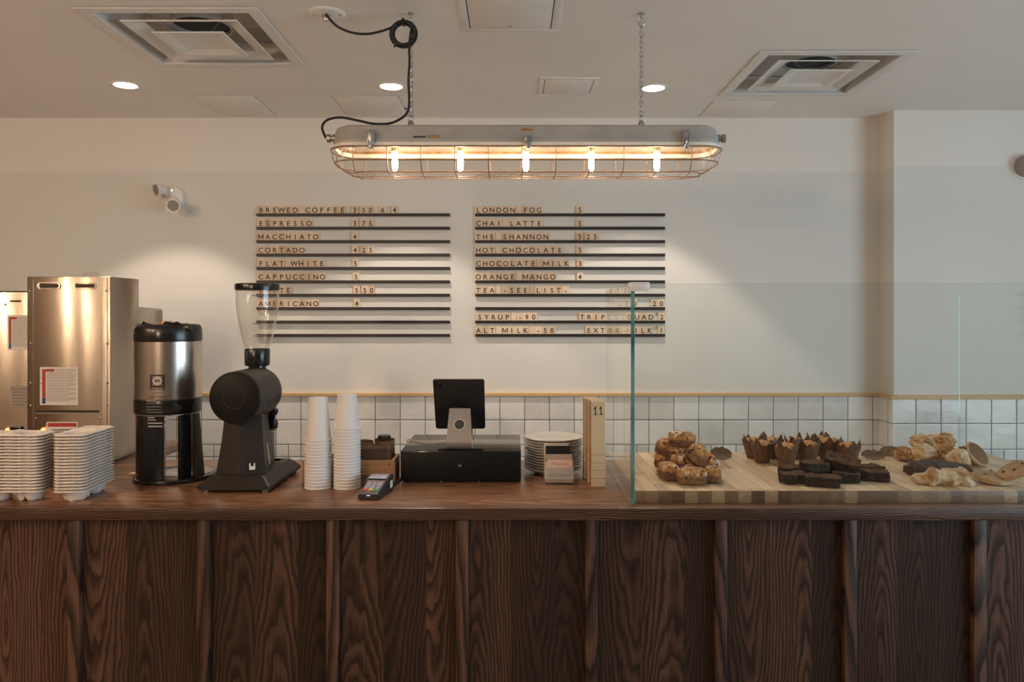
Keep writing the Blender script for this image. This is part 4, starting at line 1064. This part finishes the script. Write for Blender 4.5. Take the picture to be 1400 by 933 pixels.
build('hole_rim', MB().lathe([(.0175, -.001), (.0175, .001), (.0198, .001), (.0202, -.001)], 40, Mh), pm('bright_rim', (.72, .68, .64), .03, 50, .3, .5), ts)
build('hole', MB().lathe([(0, -.0004), (.0178, -.0004), (.0178, .0002), (0, .0002)], 40, Mh), pm('hole_dark', (.055, .047, .043), .05, 40, .7), ts, 0)
TIL = math.atan2(.115, .192)
tcx = at(628.2, 0, 2.80).x
tb = thing('tablet', (tcx, 2.865, 1.168), 'black tablet on the stand above the cash drawer, back towards us', 'tablet')
Mt = T(tcx, 2.8075, 1.264) @ R(TIL, 'X') @ RX90 @ T(0, 0, -.003)
build('case', MB().prism(rrect(.1835, .224, .009, 6), .0075, .0025, Mt), pm('tablet_black', (.014, .0125, .012), .08, 60, .5), tb)
cb = build('camera_bump', MB().prism(rrect(.027, .027, .007), .0022, .0006, Mt @ T(-.0735, .0935, .0075)), M_black, tb)
for ox, oy in ((-.006, .005), (.005, .006), (-.004, -.006)): build('lens', MB().lathe([(0, .0028), (.004, .0026), (.0045, .002), (.0045, 0)], 16, Mt @ T(-.0735+ox, .0935+oy, .0075)), M_gedge if 0 else M_kblk, cb)
build('flash', MB().lathe([(0, .0028), (.0014, .0026), (.0016, .002)], 10, Mt @ T(-.0665, .1000, .0075)), M_label, cb)
build('screen', MB().prism(rrect(.172, .212, .006, 4), .0006, 0, Mt @ T(0, 0, -.0006)), M_black, tb, 0)
build('mount_bracket', MB().box(sxx-.022, sxx+.022, ptp.y+.003, 2.796, ptp.z-.045, ptp.z+.006, .003).box(sxx+.037, sxx+.043, 2.775, 2.80, ptp.z-.10, ptp.z-.02, .002), M_blackm, ts)
p = [Vector((sxx+.02, 2.86, dz+.0090)), Vector((sxx-.06, 2.87, dz+.0032)), Vector((sxx-.13, 2.85, dz+.0026)), Vector((dx0+.03, 2.90, dz+.0026)), Vector((dx0+.004, 2.93, dz+.0035)), Vector((dx0-.006, 2.94, dz+.001)), Vector((dx0-.010, 2.95, dz-.012)), Vector((dx0-.008, 2.97, dz-.06)), Vector((dx0-.008, 3.0, ZT+.003))]
single('charging_cable', MB().tube(spline(p), .0017, 6), pm('tan_cable', (.42, .34, .27), .05, 40, .5), (dx0, 2.93, dz-.08), 'thin pale charging cable across the cash drawer top', 'cable')

# ------------------------------------------------------------------ plates
M_plate = NB('speckled_stoneware'); b = M_plate
M_plate = b.fin(b.mix(b.ramp(b.noise(b.obj(), 420, 2), [(.70, 0.0), (.76, 1.0)]), b.ramp(b.noise(b.obj(), 20, 2), [(.3, (.50, .475, .43, 1)), (.7, (.56, .535, .49, 1))]), (.2, .15, .10, 1)), .22)
pp = [(0, .004), (.060, .004), (.064, 0), (.069, 0), (.073, .004), (.100, .0135), (.1085, .0195), (.1092, .0215), (.1078, .0225), (.100, .0185), (.072, .0088), (.05, .0080), (0, .0080)]
o = build('plate', MB().lathe(pp, 72), M_plate, None, 50); pme = o.data; bpy.data.objects.remove(o)
NP = 12
for k in range(NP):
    o = bpy.data.objects.new('plate', pme); COL.objects.link(o); o.location = (.1545+random.uniform(-.001, .001), 2.902+random.uniform(-.001, .001), ZT+.0003+k*.0101); o.rotation_euler = (0, 0, random.uniform(0, 6))
    wh = 'topmost' if k == NP-1 else ('bottom' if k == 0 else f'number {k+1} from the bottom')
    tag(o, f'cream stoneware plate, {wh} of the stack behind the card holder', 'plate', 'stacked plates')

# ------------------------------------------------------------------ business cards in their holder
kx0, kx1 = at(746, 0, 2.69).x, at(784.5, 0, 2.69).x; kc = (kx0+kx1)/2
kh = thing('card_holder', (kc, 2.72, ZT), 'clear acrylic tiered card holder in front of the plates', 'card holder')
build('base', MB().box(kx0, kx1, 2.684, 2.766, ZT, ZT+.003, .0008), M_plex, kh)
build('back_plate', MB().box(kx0-.003, kx1-.013, 2.7635, 2.766, ZT+.003, ZT+.129, .0008), pm('milky_acrylic', (.62, .58, .54), .03, 30, .3), kh)
M_frost = pm('frosted_acrylic', (.60, .56, .52), .03, 30, .35)
for i, (y, z) in enumerate(((2.684, .018), (2.704, .050), (2.724, .070))):
    build('pocket_front', MB().box(kx0-.001, kx1+.001, y, y+.002, ZT+.003, ZT+z, .0006), M_plex if i == 0 else M_frost, kh)
def card(w, h, y, z0, m, label, txt=None, dx=0, sz=.01, tz=.5, tm=None):
    x = kc+dx
    if not txt:
        return single('business_card', MB().prism(rrect(w, h, .0015, 3), .0016, 0, T(x, y+.0016, ZT+z0+h/2) @ RX90), m, (x, y, ZT+z0), label, 'business card', 'business cards in the holder', 0)
    o = thing('business_card', (x, y, ZT+z0), label, 'business card', 'business cards in the holder')
    build('card', MB().prism(rrect(w, h, .0015, 3), .0016, 0, T(x, y+.0016, ZT+z0+h/2) @ RX90), m, o, 0)
    if txt: build('lettering', MB().mesh(text_mesh(txt, sz, .0002), T(x, y-.0001, ZT+z0+h*tz) @ RX90), tm or M_ink, o, 0)
card(.094, .053, 2.690, .004, pm('stone_grey_card', (.46, .41, .36), .02, 40, .7), 'grey business card with capital letters in the front pocket of the holder', 'BECONNO', .0015, .0155, .40)
card(.088, .0755, 2.710, .004, pm('rosy_card', (.78, .56, .44), .03, 40, .6), 'pinkish business card with script lettering in the second pocket', 'Therese', .002, .019, .74, pm('rose_ink', (.50, .25, .17), .05, 60, .6))
card(.092, .0915, 2.732, .004, pm('tan_card', (.47, .37, .30), .02, 40, .7), 'plain tan business card in the third pocket', None, 0)
card(.086, .118, 2.752, .004, pm('black_card', (.012, .014, .015), .1, 40, .5), 'black business card at the back of the holder', None, -.003)

# ------------------------------------------------------------------ wooden number boards
M_nface = wood('pale_number_wood', 'z', (.62, .52, .36, 1), (.56, .46, .31, 1), (.38, .27, .15, 1), plank=.4, freq=50, stretch=.03, rough=.55, line=.12, tone=.1, bump=.04, pore=.15, streak=.12)
M_nside = wood('orange_board_edge', 'z', (.42, .20, .06, 1), (.30, .13, .035, 1), (.12, .05, .015, 1), plank=.05, freq=50, stretch=.05, rough=.6, line=.3, tone=.3, bump=.1, pore=.6, streak=.5)
def nboard(x0, y, wd, hgt, th, label, num):
    o = thing('number_board', (x0+wd/2, y+th/2, ZT), label, 'wooden board', 'wooden number boards')
    t = bmesh.new(); bmesh.ops.create_cube(t, size=1)
    for v in t.verts: v.co = Vector((x0+(v.co.x+.5)*wd, y+(v.co.y+.5)*th, ZT+(v.co.z+.5)*hgt))
    bmesh.ops.bevel(t, geom=list(t.edges), offset=.0012, segments=1, affect='EDGES')
    m = MB(); m.add(t); m.bm.normal_update()
    for f in m.bm.faces: f.material_index = 1 if abs(f.normal.x) > .8 else 0
    build('board', m, [M_nface, M_nside], o, 0)
    g = MB()
    for v in (622, 633, 643.5, 654.5):
        z = CH-(v-V0)*2.645/F; g.box(x0+.0005, x0+wd-.0005, y-.0003, y+.0006, z-.0006, z+.0006)
    build('groove', g, pm('groove_brown', (.20, .13, .07), .1, 40, .7), o, 0)
    if num: 
        nb = MB(); zt = ZT+hgt-.017
        for cx_ in (x0+wd/2-.0095, x0+wd/2+.0095):
            nb.box(cx_-.0018, cx_+.0018, y-.0005, y+.0003, zt-.029, zt).box(cx_-.007, cx_+.007, y-.0005, y+.0003, zt-.029, zt-.0262)
            nb.prism([(cx_-.007, zt-.0085), (cx_-.0060, zt-.0115), (cx_+.0016, zt-.004), (cx_+.0016, zt), (cx_, zt)], .0008, 0, T(0, y+.0003, 0) @ RX90)
        build('number', nb, M_kblk, o, 0)
nboard(.2705, 2.645, .0490, .292, .056, 'pale wooden board marked 11, front one beside the glass guard', '11')
nboard(.2650, 2.712, .0490, .291, .052, 'wooden board standing second in the row, behind the board marked 11', None)
nboard(.2580, 2.774, .0490, .290, .048, 'wooden board standing last in the row behind the board marked 11', None)

# ------------------------------------------------------------------ glass guard
gg = thing('glass_guard', (1.05, 2.7, ZT), 'clear glass sneeze guard with green edges around the pastry board', 'glass guard')
def pane(name, x0, x1, y0, y1, z0, z1, axis, green=False):
    t = MB().box(x0, x1, y0, y1, z0, z1, .0006, 1); t.bm.normal_update()
    for f in t.bm.faces: f.material_index = 1 if green and f.normal.y < -.5 else (0 if abs(f.normal[axis]) > .9 else 2)
    return build(name, t, [M_glass, M_gedge, M_pedge], gg, 0)
GT = 1.6855
pane('side_pane', .3685, .3798, 2.398, 3.03, ZT+.0005, GT, 0, True)
pane('front_pane', .3806, 2.02, 2.398, 2.407, ZT+.0005, GT, 1)
pane('divider_pane', 1.7450, 1.7550, 2.42, 3.03, 1.0405, 1.664, 0)
m = MB().box(.3625, .3672, 2.389, 2.424, GT-.024, GT+.003, .001).box(.3672, .425, 2.389, 2.3975, GT-.024, GT+.003, .001).box(.3672, .425, 2.389, 2.424, GT+.0005, GT+.004, .001)
build('corner_clip', m, pm('polished_steel', (.80, .77, .72), .05, 40, .45, .35), gg)

# ------------------------------------------------------------------ butcher block
ZBk = 1.04
bb = MB().box(.3865, 1.875, 2.4135, 3.085, ZT+.0002, ZBk, .003, 2); bb.bm.normal_update()
for f in bb.bm.faces: f.material_index = 1 if abs(f.normal.y) > .6 else 0
single('butcher_block', bb, [M_bt, M_be], (1.05, 2.75, ZT), 'thick pale butcher block board carrying the pastries', 'board', smooth=30)

# ------------------------------------------------------------------ pastries
def nz(p, s, o=0): return mnoise.noise(Vector((p.x*s+o, p.y*s-o*.7, p.z*s+o*1.3)))
def superq(n, e):
    k = (abs(n.x)**e+abs(n.y)**e+abs(n.z)**e)**(1/e); return n/k
def loaf_mat():
    b = NB('fruit_loaf_crust'); p = b.obj(); r = b.rnd(); off = b.com(b.ma('MULTIPLY', r, 31), b.ma('MULTIPLY', r, 17), 0)
    x, y, z = b.sep(p); q = b.addv(p, off)
    side = b.ramp(b.noise(q, 45, 4, .6), [(.3, (.10, .040, .017, 1)), (.6, (.22, .098, .042, 1)), (.75, (.34, .18, .085, 1))])
    top = b.ramp(b.noise(q, 60, 4, .6), [(.3, (.24, .080, .020, 1)), (.5, (.50, .22, .060, 1)), (.7, (.64, .42, .21, 1))])
    c = b.mix(b.ramp(b.ma('ADD', z, b.ma('MULTIPLY', b.noise(q, 40, 2), .012)), [(.030, 0.0), (.038, 1.0)]), side, top)
    sug = b.ma('MULTIPLY', b.ramp(b.noise(q, 34, 4, .65), [(.53, 0.0), (.60, 1.0)]), b.ramp(z, [(.030, 0.0), (.040, 1.0)]))
    c = b.mix(b.ma('MULTIPLY', sug, .8), c, (.74, .66, .58, 1))
    c = b.mix(b.ramp(b.noise(q, 85, 2), [(.59, 0.0), (.63, 1.0)]), c, (.07, .02, .014, 1))
    b.bump(b.noise(q, 190, 4, .6), .5, .002)
    return b.fin(c, .6)
M_loaf = loaf_mat()
def loaf_mesh(seed):
    def f(n):
        p = superq(n, 7.0 if n.z < 0 else 4.0)
        tp = 1-.10*(1-(p.z+1)/2)
        q = Vector((p.x*.050*tp, p.y*.0275*tp, .024+p.z*.024 if p.z < 0 else .024+p.z*.030))
        k = .0022*nz(q, 55, seed)+.0012*nz(q, 150, seed)
        if n.z > -.2: k += .0025*nz(q, 35, seed+4)
        return q+n*k
    o = build('fruit_loaf', MB().blob(f, 5), M_loaf, None, 60); me = o.data; bpy.data.objects.remove(o); return me
LM = [loaf_mesh(s) for s in (1, 5, 9)]
def loaf(i, u, v, Y, rz, ry, rx, label, s=1.0):
    c = at(u, v, Y); o = bpy.data.objects.new('fruit_loaf', LM[i % 3]); COL.objects.link(o)
    o.rotation_euler = (rx, ry, rz); o.scale = (s, s, s)
    M = o.rotation_euler.to_matrix(); c -= M @ Vector((0, 0, .027*s)); o.location = c
    zmin = min((M @ (w.co*s)).z for w in LM[i % 3].vertices)+c.z
    if zmin < ZBk: o.location.z += ZBk-zmin+.0003
    tag(o, label, 'loaf cake', 'small fruit loaves')
loaf(0, 945.5, 655, 2.500, -.12, .0, 0, 'long fruit loaf lying crosswise at the front bottom of the loaf pile')
loaf(1, 914, 650, 2.575, 1.75, 0, 0, 'small fruit loaf end-on at the front left bottom of the loaf pile')
loaf(2, 974.5, 654, 2.545, 1.30, 0, 0, 'small fruit loaf end-on at the front right bottom of the loaf pile')
loaf(1, 949, 645, 2.605, .3, 0, 0, 'fruit loaf in the middle of the pile, mostly hidden under the others')
loaf(2, 907, 627, 2.745, 1.2, 0, .0, 'fruit loaf at the far left of the loaf pile', 1.05)
loaf(0, 931, 632, 2.625, 1.75, .10, 0, 'fruit loaf end-on in the second layer of the loaf pile')
loaf(1, 960, 628, 2.57, -.35, .62, -.35, 'big sugary fruit loaf leaning steeply on the right side of the pile', 1.12)
loaf(0, 944, 615, 2.70, .4, .1, 0, 'fruit loaf at the back of the pile under the topmost loaf')
loaf(2, 915.5, 613.5, 2.69, -.35, .30, .1, 'orange-topped fruit loaf sloping on the left top of the pile')
loaf(1, 932, 600.5, 2.665, -.1, .08, .15, 'topmost fruit loaf of the loaf pile', .95)

# tulip-paper muffins
M_wrap = NB('brown_parchment'); b = M_wrap
M_wrap = b.fin(b.ramp(b.noise(b.addv(b.obj(), b.com(b.ma('MULTIPLY', b.rnd(), 9), 0, 0)), 40, 3), [(.3, (.085, .043, .024, 1)), (.7, (.165, .085, .048, 1))]), .55)
M_cake = NB('muffin_crumb'); b = M_cake
_n = b.noise(b.obj(), 130, 4, .6)
b.bump(_n, .6, .003)
M_cake = b.fin(b.ramp(_n, [(.3, (.22, .085, .025, 1)), (.5, (.48, .23, .08, 1)), (.72, (.66, .42, .21, 1))]), .7)
def muffin_meshes(seed):
    rd = random.Random(seed); n = 64; t = bmesh.new(); rows = []
    pk = [(2*PI*k/4+rd.uniform(-.15, .15), rd.uniform(.024, .036), .42) for k in range(4)]+[(2*PI*k/4+.78+rd.uniform(-.2, .2), rd.uniform(.008, .020), .28) for k in range(4)]
    ph = rd.uniform(0, 6)
    for j, q in enumerate((0, .0, .15, .35, .55, .75, .88, 1.0)):
        row = []
        for i in range(n):
            a = 2*PI*i/n
            top = .068+max([0]+[h*max(0, 1-abs((a-c+PI) % (2*PI)-PI)/w) for c, h, w in pk])
            z = top*q if j > 1 else (0 if j == 0 else .0005)
            r = .0255+.0175*min(1, z/.075)+(.004*max(0, z-.068)/.03)
            r *= 1+(.045*q)*math.sin(8*a+ph)+.02*math.sin(13*a+ph*2)*q
            row.append(t.verts.new((r*math.cos(a), r*math.sin(a), z)))
        rows.append(row)
    t.faces.new(rows[0][::-1])
    for A, B in zip(rows, rows[1:]):
        for i in range(n): t.faces.new((A[i], A[(i+1) % n], B[(i+1) % n], B[i]))
    bmesh.ops.remove_doubles(t, verts=t.verts, dist=.0001)
    bmesh.ops.recalc_face_normals(t, faces=t.faces); bmesh.ops.solidify(t, geom=list(t.faces), thickness=.0007)
    o = build('w', MB().add(t), M_wrap, None, 30); a_ = o.data; bpy.data.objects.remove(o)
    def f(v):
        k = 1+.10*nz(v, 3.0, seed)+.05*nz(v, 8, seed)
        return Vector((v.x*.0365*k, v.y*.0365*k, .064+v.z*(.021 if v.z > 0 else .02)*k))
    o = build('c', MB().blob(f, 4), M_cake, None, 60); b_ = o.data; bpy.data.objects.remove(o)
    return a_, b_
MM = [muffin_meshes(s) for s in (2, 6, 11)]
for i, (u, Y, rz, s, lab) in enumerate([
    (1029.5, 2.972, .3, .92, 'muffin in brown tulip paper at the left end of the muffin row'),
    (1042, 2.872, 1.0, .98, 'muffin in brown tulip paper, front one at the left of the muffin row'),
    (1074.5, 2.795, 2.2, 1.02, 'muffin in brown tulip paper standing nearest in the muffin row'),
    (1104, 2.84, .65, 1.02, 'muffin in brown tulip paper with one tall paper peak, middle of the row'),
    (1132, 2.91, 2.9, 1.02, 'muffin in brown tulip paper behind the topmost brownie'),
    (1160, 2.835, .1, .97, 'muffin in brown tulip paper at the right end of the muffin row'),
    (1056, 2.965, 1.9, .95, 'muffin in brown tulip paper in the back row at left'),
    (1088, 2.955, 2.5, .95, 'muffin in brown tulip paper in the back row, second from left'),
    (1119, 3.02, .9, .92, 'muffin in brown tulip paper in the back row behind the tall peak')]):
    a_, b_ = MM[i % 3]; x = at(u, 0, Y).x
    r = thing('muffin', (x, Y, ZBk+.0002), lab, 'muffin', 'tulip paper muffins'); r.rotation_euler = (0, 0, rz); r.scale = (s, s, s)
    for nm, me in (('paper_wrapper', a_), ('cake', b_)):
        c = bpy.data.objects.new(nm, me); COL.objects.link(c); c.parent = r

# brownies
def brownie_mat():
    b = NB('brownie'); p = b.obj(); x, y, z = b.sep(p); q = b.addv(p, b.com(b.ma('MULTIPLY', b.rnd(), 23), 0, 0))
    cr = b.noise(q, 38, 4, .65, .8)
    side = b.ramp(b.noise(q, 160, 3), [(.3, (.010, .005, .003, 1)), (.62, (.045, .022, .013, 1)), (.75, (.11, .065, .045, 1))])
    top = b.ramp(cr, [(.32, (.030, .013, .008, 1)), (.5, (.105, .048, .027, 1)), (.60, (.17, .085, .052, 1)), (.68, (.035, .016, .010, 1))])
    c = b.mix(b.ramp(z, [(.0285, 0.0), (.031, 1.0)]), side, top)
    b.bump(b.ma('ADD', b.noise(q, 220, 3), b.ma('MULTIPLY', cr, 1.2)), .6, .003)
    return b.fin(c, .7, Specular_IOR_Level=.2)
M_brw = brownie_mat()
def brownie_mesh(seed, L, W, H):
    def f(n):
        p = superq(n, 9)
        q = Vector((p.x*L/2, p.y*W/2, H/2+p.z*H/2))
        k = .0042*nz(q, 38, seed)+.0022*nz(q, 120, seed)
        if n.z > .35: k += .0050*nz(q, 65, seed+3)
        return q+n*k
    o = build('brownie', MB().blob(f, 5), M_brw, None, 50); me = o.data; bpy.data.objects.remove(o); return me
BM = [brownie_mesh(1, .090, .062, .031), brownie_mesh(4, .106, .070, .031), brownie_mesh(8, .085, .06, .031)]
def brownie(i, u, v, Y, rz, rx, ry, label):
    c = at(u, v, Y); o = bpy.data.objects.new('brownie', BM[i]); COL.objects.link(o); o.rotation_euler = (rx, ry, rz)
    M = o.rotation_euler.to_matrix(); o.location = c-M @ Vector((0, 0, .0165))
    zmin = min((M @ w.co).z for w in BM[i].vertices)+o.location.z
    if zmin < ZBk or (rx == 0 and ry == 0 and v > 645): o.location.z += ZBk-zmin+.0003
    tag(o, label, 'brownie', 'chocolate brownies')
brownie(0, 1086, 654, 2.52, .10, 0, 0, 'dark brownie at the front left bottom of the brownie pile')
brownie(1, 1125, 657, 2.475, -.42, 0, 0, 'long dark brownie nearest to the glass in the brownie pile')
brownie(2, 1157, 655, 2.535, -.35, 0, 0, 'dark brownie on the board right behind the front long brownie')
brownie(0, 1195, 652, 2.56, -.32, 0, 0, 'dark brownie lying alone at the right bottom of the brownie pile')
brownie(2, 1084, 644, 2.60, .1, 0, 0, 'dark brownie at the back left of the bottom layer')
brownie(2, 1190, 645, 2.645, .2, 0, 0, 'dark brownie behind the right bottom brownie')
brownie(0, 1128, 642, 2.60, .05, 0, 0, 'dark brownie hidden in the bottom layer under the stacked ones')
brownie(2, 1114, 637.5, 2.565, .08, 0, 0, 'dark brownie in the second layer, left of the topmost brownie')
brownie(1, 1151, 632, 2.57, -.42, .30, .20, 'topmost dark brownie tilted over the pile')

# curled brown leaves
M_leaf = pm('dry_brown_leaf', (.20, .125, .075), .18, 40, .75, bump=.3, bsc=90)
def leaf(u, v, Y, L, W, rot, label, curl=.35, n=20):
    t = bmesh.new(); rows = []
    for j in range(n+1):
        a = -1+2*j/n; w = W/2*math.sqrt(max(0, 1-a*a))*(1+.07*math.sin(9*a))+.0005
        row = []
        for i in range(9):
            s = -1+2*i/8; row.append(t.verts.new((a*L/2, s*w, curl*abs(s)**2*w+.10*L*a*a*curl+.002*math.sin(14*a)*abs(s))))
        rows.append(row)
    for A, B in zip(rows, rows[1:]):
        for i in range(8): t.faces.new((A[i], B[i], B[i+1], A[i+1]))
    bmesh.ops.recalc_face_normals(t, faces=t.faces); bmesh.ops.solidify(t, geom=list(t.faces), thickness=.0010)
    o = build('brown_leaf', MB().add(t), M_leaf, None, 60); o.rotation_euler = rot
    c = at(u, v, Y); M = o.rotation_euler.to_matrix(); zmin = min((M @ w.co).z for w in o.data.vertices)+c.z
    c.z += ZBk-zmin+.0003 if zmin < ZBk+.02 else 0
    o.location = c; tag(o, label, 'leaf', 'brown leaves on the board')
leaf(985.5, 616, 2.93, .084, .052, (1.0, .05, .05), 'brown curled leaf standing behind the loaf pile', .2)
leaf(1193, 623, 2.94, .088, .042, (.85, .06, -.15), 'brown curled leaf right of the muffins, the nearer of two', .5)
leaf(1218, 618.5, 3.00, .092, .044, (.95, -.03, .05), 'flat brown leaf right of the muffins, the farther of two', .1)

# buns, cookies and flaky pastries at the right
def bun_mat(name, lo, mid, hi, pale, amt):
    b = NB(name); q = b.addv(b.obj(), b.com(b.ma('MULTIPLY', b.rnd(), 23), 0, 0))
    c = b.ramp(b.noise(q, 42, 5, .62, .5), [(.28, lo), (.5, mid), (.68, hi)])
    c = b.mix(b.ma('MULTIPLY', b.ramp(b.noise(q, 24, 3, .6), [(.46, 0.0), (.58, 1.0)]), amt), c, pale)
    b.bump(b.noise(q, 150, 4, .6), .8, .004)
    return b.fin(c, .6, Specular_IOR_Level=.3)
M_bun = bun_mat('golden_bun', (.30, .13, .045, 1), (.55, .34, .17, 1), (.66, .49, .30, 1), (.72, .62, .50, 1), .6)
M_puff = bun_mat('dark_golden_puff', (.20, .08, .02, 1), (.44, .22, .08, 1), (.64, .43, .22, 1), (.66, .52, .36, 1), .3)
M_choc = bun_mat('chocolate_pastry', (.022, .012, .009, 1), (.060, .034, .026, 1), (.105, .068, .055, 1), (.16, .12, .10, 1), .3)
M_cook = bun_mat('cookie_dough', (.36, .20, .10, 1), (.50, .31, .17, 1), (.58, .39, .23, 1), (.62, .46, .30, 1), .3)
M_flaky = bun_mat('flaky_pastry', (.26, .12, .045, 1), (.52, .30, .14, 1), (.68, .50, .31, 1), (.74, .64, .52, 1), .45)
M_chip = pm('chocolate_chip', (.05, .025, .015), .1, 60, .4)
def lump(name, u, v, Y, a, b_, c, mat_, label, cat, seed, rough=.12, swirl=0, rot=(0, 0, 0), group=None, flat=-.75, sit=True):
    def f(n):
        k = 1+rough*nz(n, 2.2, seed)+rough*.6*nz(n, 5, seed+3)
        if swirl:
            r = math.hypot(n.x, n.y); th = math.atan2(n.y, n.x)
            k += .10*math.sin(th+r*swirl)*(1 if n.z > -.2 else 0)
        z = max(n.z, flat)
        return Vector((n.x*a*k, n.y*b_*k, z*c*k))
    o = build(name, MB().blob(f, 5), mat_, None, 70); o.rotation_euler = rot
    p = at(u, v, Y); M = o.rotation_euler.to_matrix(); zmin = min((M @ w.co).z for w in o.data.vertices)+p.z
    if sit or zmin < ZBk: p.z += ZBk-zmin+.0003
    o.location = p; tag(o, label, cat, group); return o
gB = 'buns at the back right of the board'
lump('bun', 1236, 619, 2.90, .031, .030, .028, M_puff, 'small dark golden bun at the left of the bun heap', 'bun', 3, .32, group=gB)
lump('bun', 1262, 617, 2.86, .043, .038, .038, M_bun, 'large pale floury bun, second from left in the heap', 'bun', 8, .16, 9, group=gB)
lump('bun', 1290, 620, 2.90, .040, .036, .034, M_puff, 'golden bun in the middle of the heap under the topmost roll', 'bun', 14, .26, 7, group=gB)
lump('bun', 1311, 621, 2.78, .040, .036, .037, M_bun, 'round bun with dark fruit on top at the right of the heap', 'bun', 21, .15, 5, group=gB)
lump('bun', 1334, 625, 2.82, .024, .024, .022, M_bun, 'smallest pale bun at the right end of the heap', 'bun', 27, .22, group=gB)
lump('bun', 1258, 604, 2.98, .040, .034, .026, M_bun, 'pale bun lying on top at the back left of the heap', 'bun', 31, .25, 8, group=gB, sit=False)
lump('bun', 1291, 604, 2.91, .036, .032, .030, M_puff, 'topmost swirled roll of the bun heap', 'bun', 36, .25, 14, group=gB, sit=False)
lump('bun', 1275, 611, 3.0, .04, .036, .045, M_bun, 'bun at the back of the heap between the pale and swirled ones', 'bun', 40, .2, group=gB)
fr = MB()
pc = at(1316, 613, 2.775)
for dx, dz_ in ((-.006, .002), (.004, .004), (.010, -.001), (-.001, -.004)): fr.blob(lambda n, dx=dx, dz_=dz_: Vector((pc.x+dx+n.x*.006, pc.y+n.y*.005-.0, pc.z+dz_+n.z*.004)), 2)
_bun = [o for o in bpy.data.objects if o.get('label', '').startswith('round bun with dark')][0]
build('fruit', fr, pm('dark_baked_fruit', (.13, .04, .02), .2, 80, .4), _bun)
def disc(name, u, v, Y, r, h, mat_, rot, label, cat, seed, chips=3, group=None, rim=None, sit=True):
    def f(n):
        k = 1+.05*nz(n, 2, seed)+.03*nz(n, 6, seed)
        rr = math.hypot(n.x, n.y); q = superq(n, 2.0)
        e = (abs(rr)**4+abs(n.z)**4)**.25
        return Vector((n.x/e*r*k, n.y/e*r*k, n.z/e*h/2*(1+.25*nz(n, 4, seed))))
    o = build(name, MB().blob(f, 5), mat_, None, 60); o.rotation_euler = rot
    p = at(u, v, Y); M = o.rotation_euler.to_matrix(); zmin = min((M @ w.co).z for w in o.data.vertices)+p.z
    if sit or zmin < ZBk: p.z += ZBk-zmin+.0003
    o.location = p; tag(o, label, cat, group)
    if chips:
        m = MB(); rd = random.Random(seed)
        for _ in range(chips):
            a = rd.uniform(0, 6.3); q = r*.8*math.sqrt(rd.random())
            m.blob(lambda n, a=a, q=q: Vector((q*math.cos(a)+n.x*.0055, q*math.sin(a)+n.y*.005, h*.5+n.z*.0028)), 2)
        build('chocolate_chips', m, M_chip, o, world=False)
    return o
disc('cookie', 1336, 614, 2.80, .050, .014, M_cook, (.75, .62, 0), 'cookie leaning on its edge against the bun heap, brown underside showing', 'cookie', 5, 0)
_l = [o for o in bpy.data.objects if o.get('label', '').startswith('cookie leaning')][0]
build('browned_underside', MB().lathe([(0, .0088), (.039, .0085), (.0435, .0065), (0, .0062)], 36), pm('browned_base', (.17, .075, .028), .2, 70, .65), _l, world=False)
disc('cookie', 1357, 648, 2.52, .058, .022, M_cook, (.16, .03, .3), 'large round cookie lying on the board near the right picture edge', 'cookie', 9, 3, 'cookies at the right edge')
disc('cookie', 1389, 643, 2.48, .054, .020, M_cook, (.10, -.50, -.2), 'cookie tilted upon the large round cookie at the right edge', 'cookie', 12, 3, 'cookies at the right edge', sit=False)
def twist(name, pts, radii, mat_, label, cat, seed, rough=.004, ridge=0):
    P = spline(pts, 10); n = len(P); rr = []
    for i in range(n):
        t_ = i/(n-1)*(len(radii)-1); k = int(min(t_, len(radii)-2)); q = t_-k; q = q*q*(3-2*q)
        rr.append((radii[k]*(1-q)+radii[k+1]*q)*(1+(.10*abs(math.sin(ridge*PI*i/n)) if ridge else 0)))
    t = MB().tube(P, rr, 28)
    for v in t.bm.verts:
        d = Vector((nz(v.co, 40, seed), nz(v.co, 40, seed+5), nz(v.co, 40, seed+9)))*rough+Vector((nz(v.co, 110, seed), nz(v.co, 110, seed+5), nz(v.co, 110, seed+9)))*rough*.5
        v.co += d
        v.co.z = max(v.co.z, ZBk+.0004)
    c = sum((Vector(p) for p in pts), Vector())/len(pts)
    return single(name, t, mat_, (c.x, c.y, ZBk+.0004), label, cat, None, 60)
def g(u, v, Y): return at(u, v, Y)
twist('pastry', [g(1247, 654, 2.50), g(1262, 655, 2.50), g(1277, 653, 2.49), g(1287, 654, 2.49), g(1303, 655, 2.49), g(1318, 659, 2.485), g(1336, 664, 2.475)], [.010, .018, .029, .024, .031, .020, .023, .005], M_flaky, 'long pale flaky pastry with a pointed right end, nearest to the glass', 'pastry', 3, .0075, 4)
twist('pastry', [g(1302, 643, 2.66), g(1314, 646, 2.63), g(1326, 650, 2.60)], [.010, .018, .007], M_bun, 'small pale flaky pastry end behind the long flaky pastry', 'pastry', 8, .006)
twist('chocolate_pastry', [g(1236, 641, 2.66), g(1250, 642, 2.655), g(1272, 641, 2.66), g(1290, 640, 2.67), g(1308, 640, 2.70)], [.012, .028, .031, .025, .010], M_choc, 'long dark chocolate pastry lying in front of the bun heap', 'pastry', 12, .006, 3)
twist('chocolate_pastry', [g(1306, 637, 2.74), g(1318, 641, 2.70), g(1331, 646, 2.66)], [.012, .017, .008], M_choc, 'small dark chocolate pastry piece right of the long dark one', 'pastry', 19, .005)
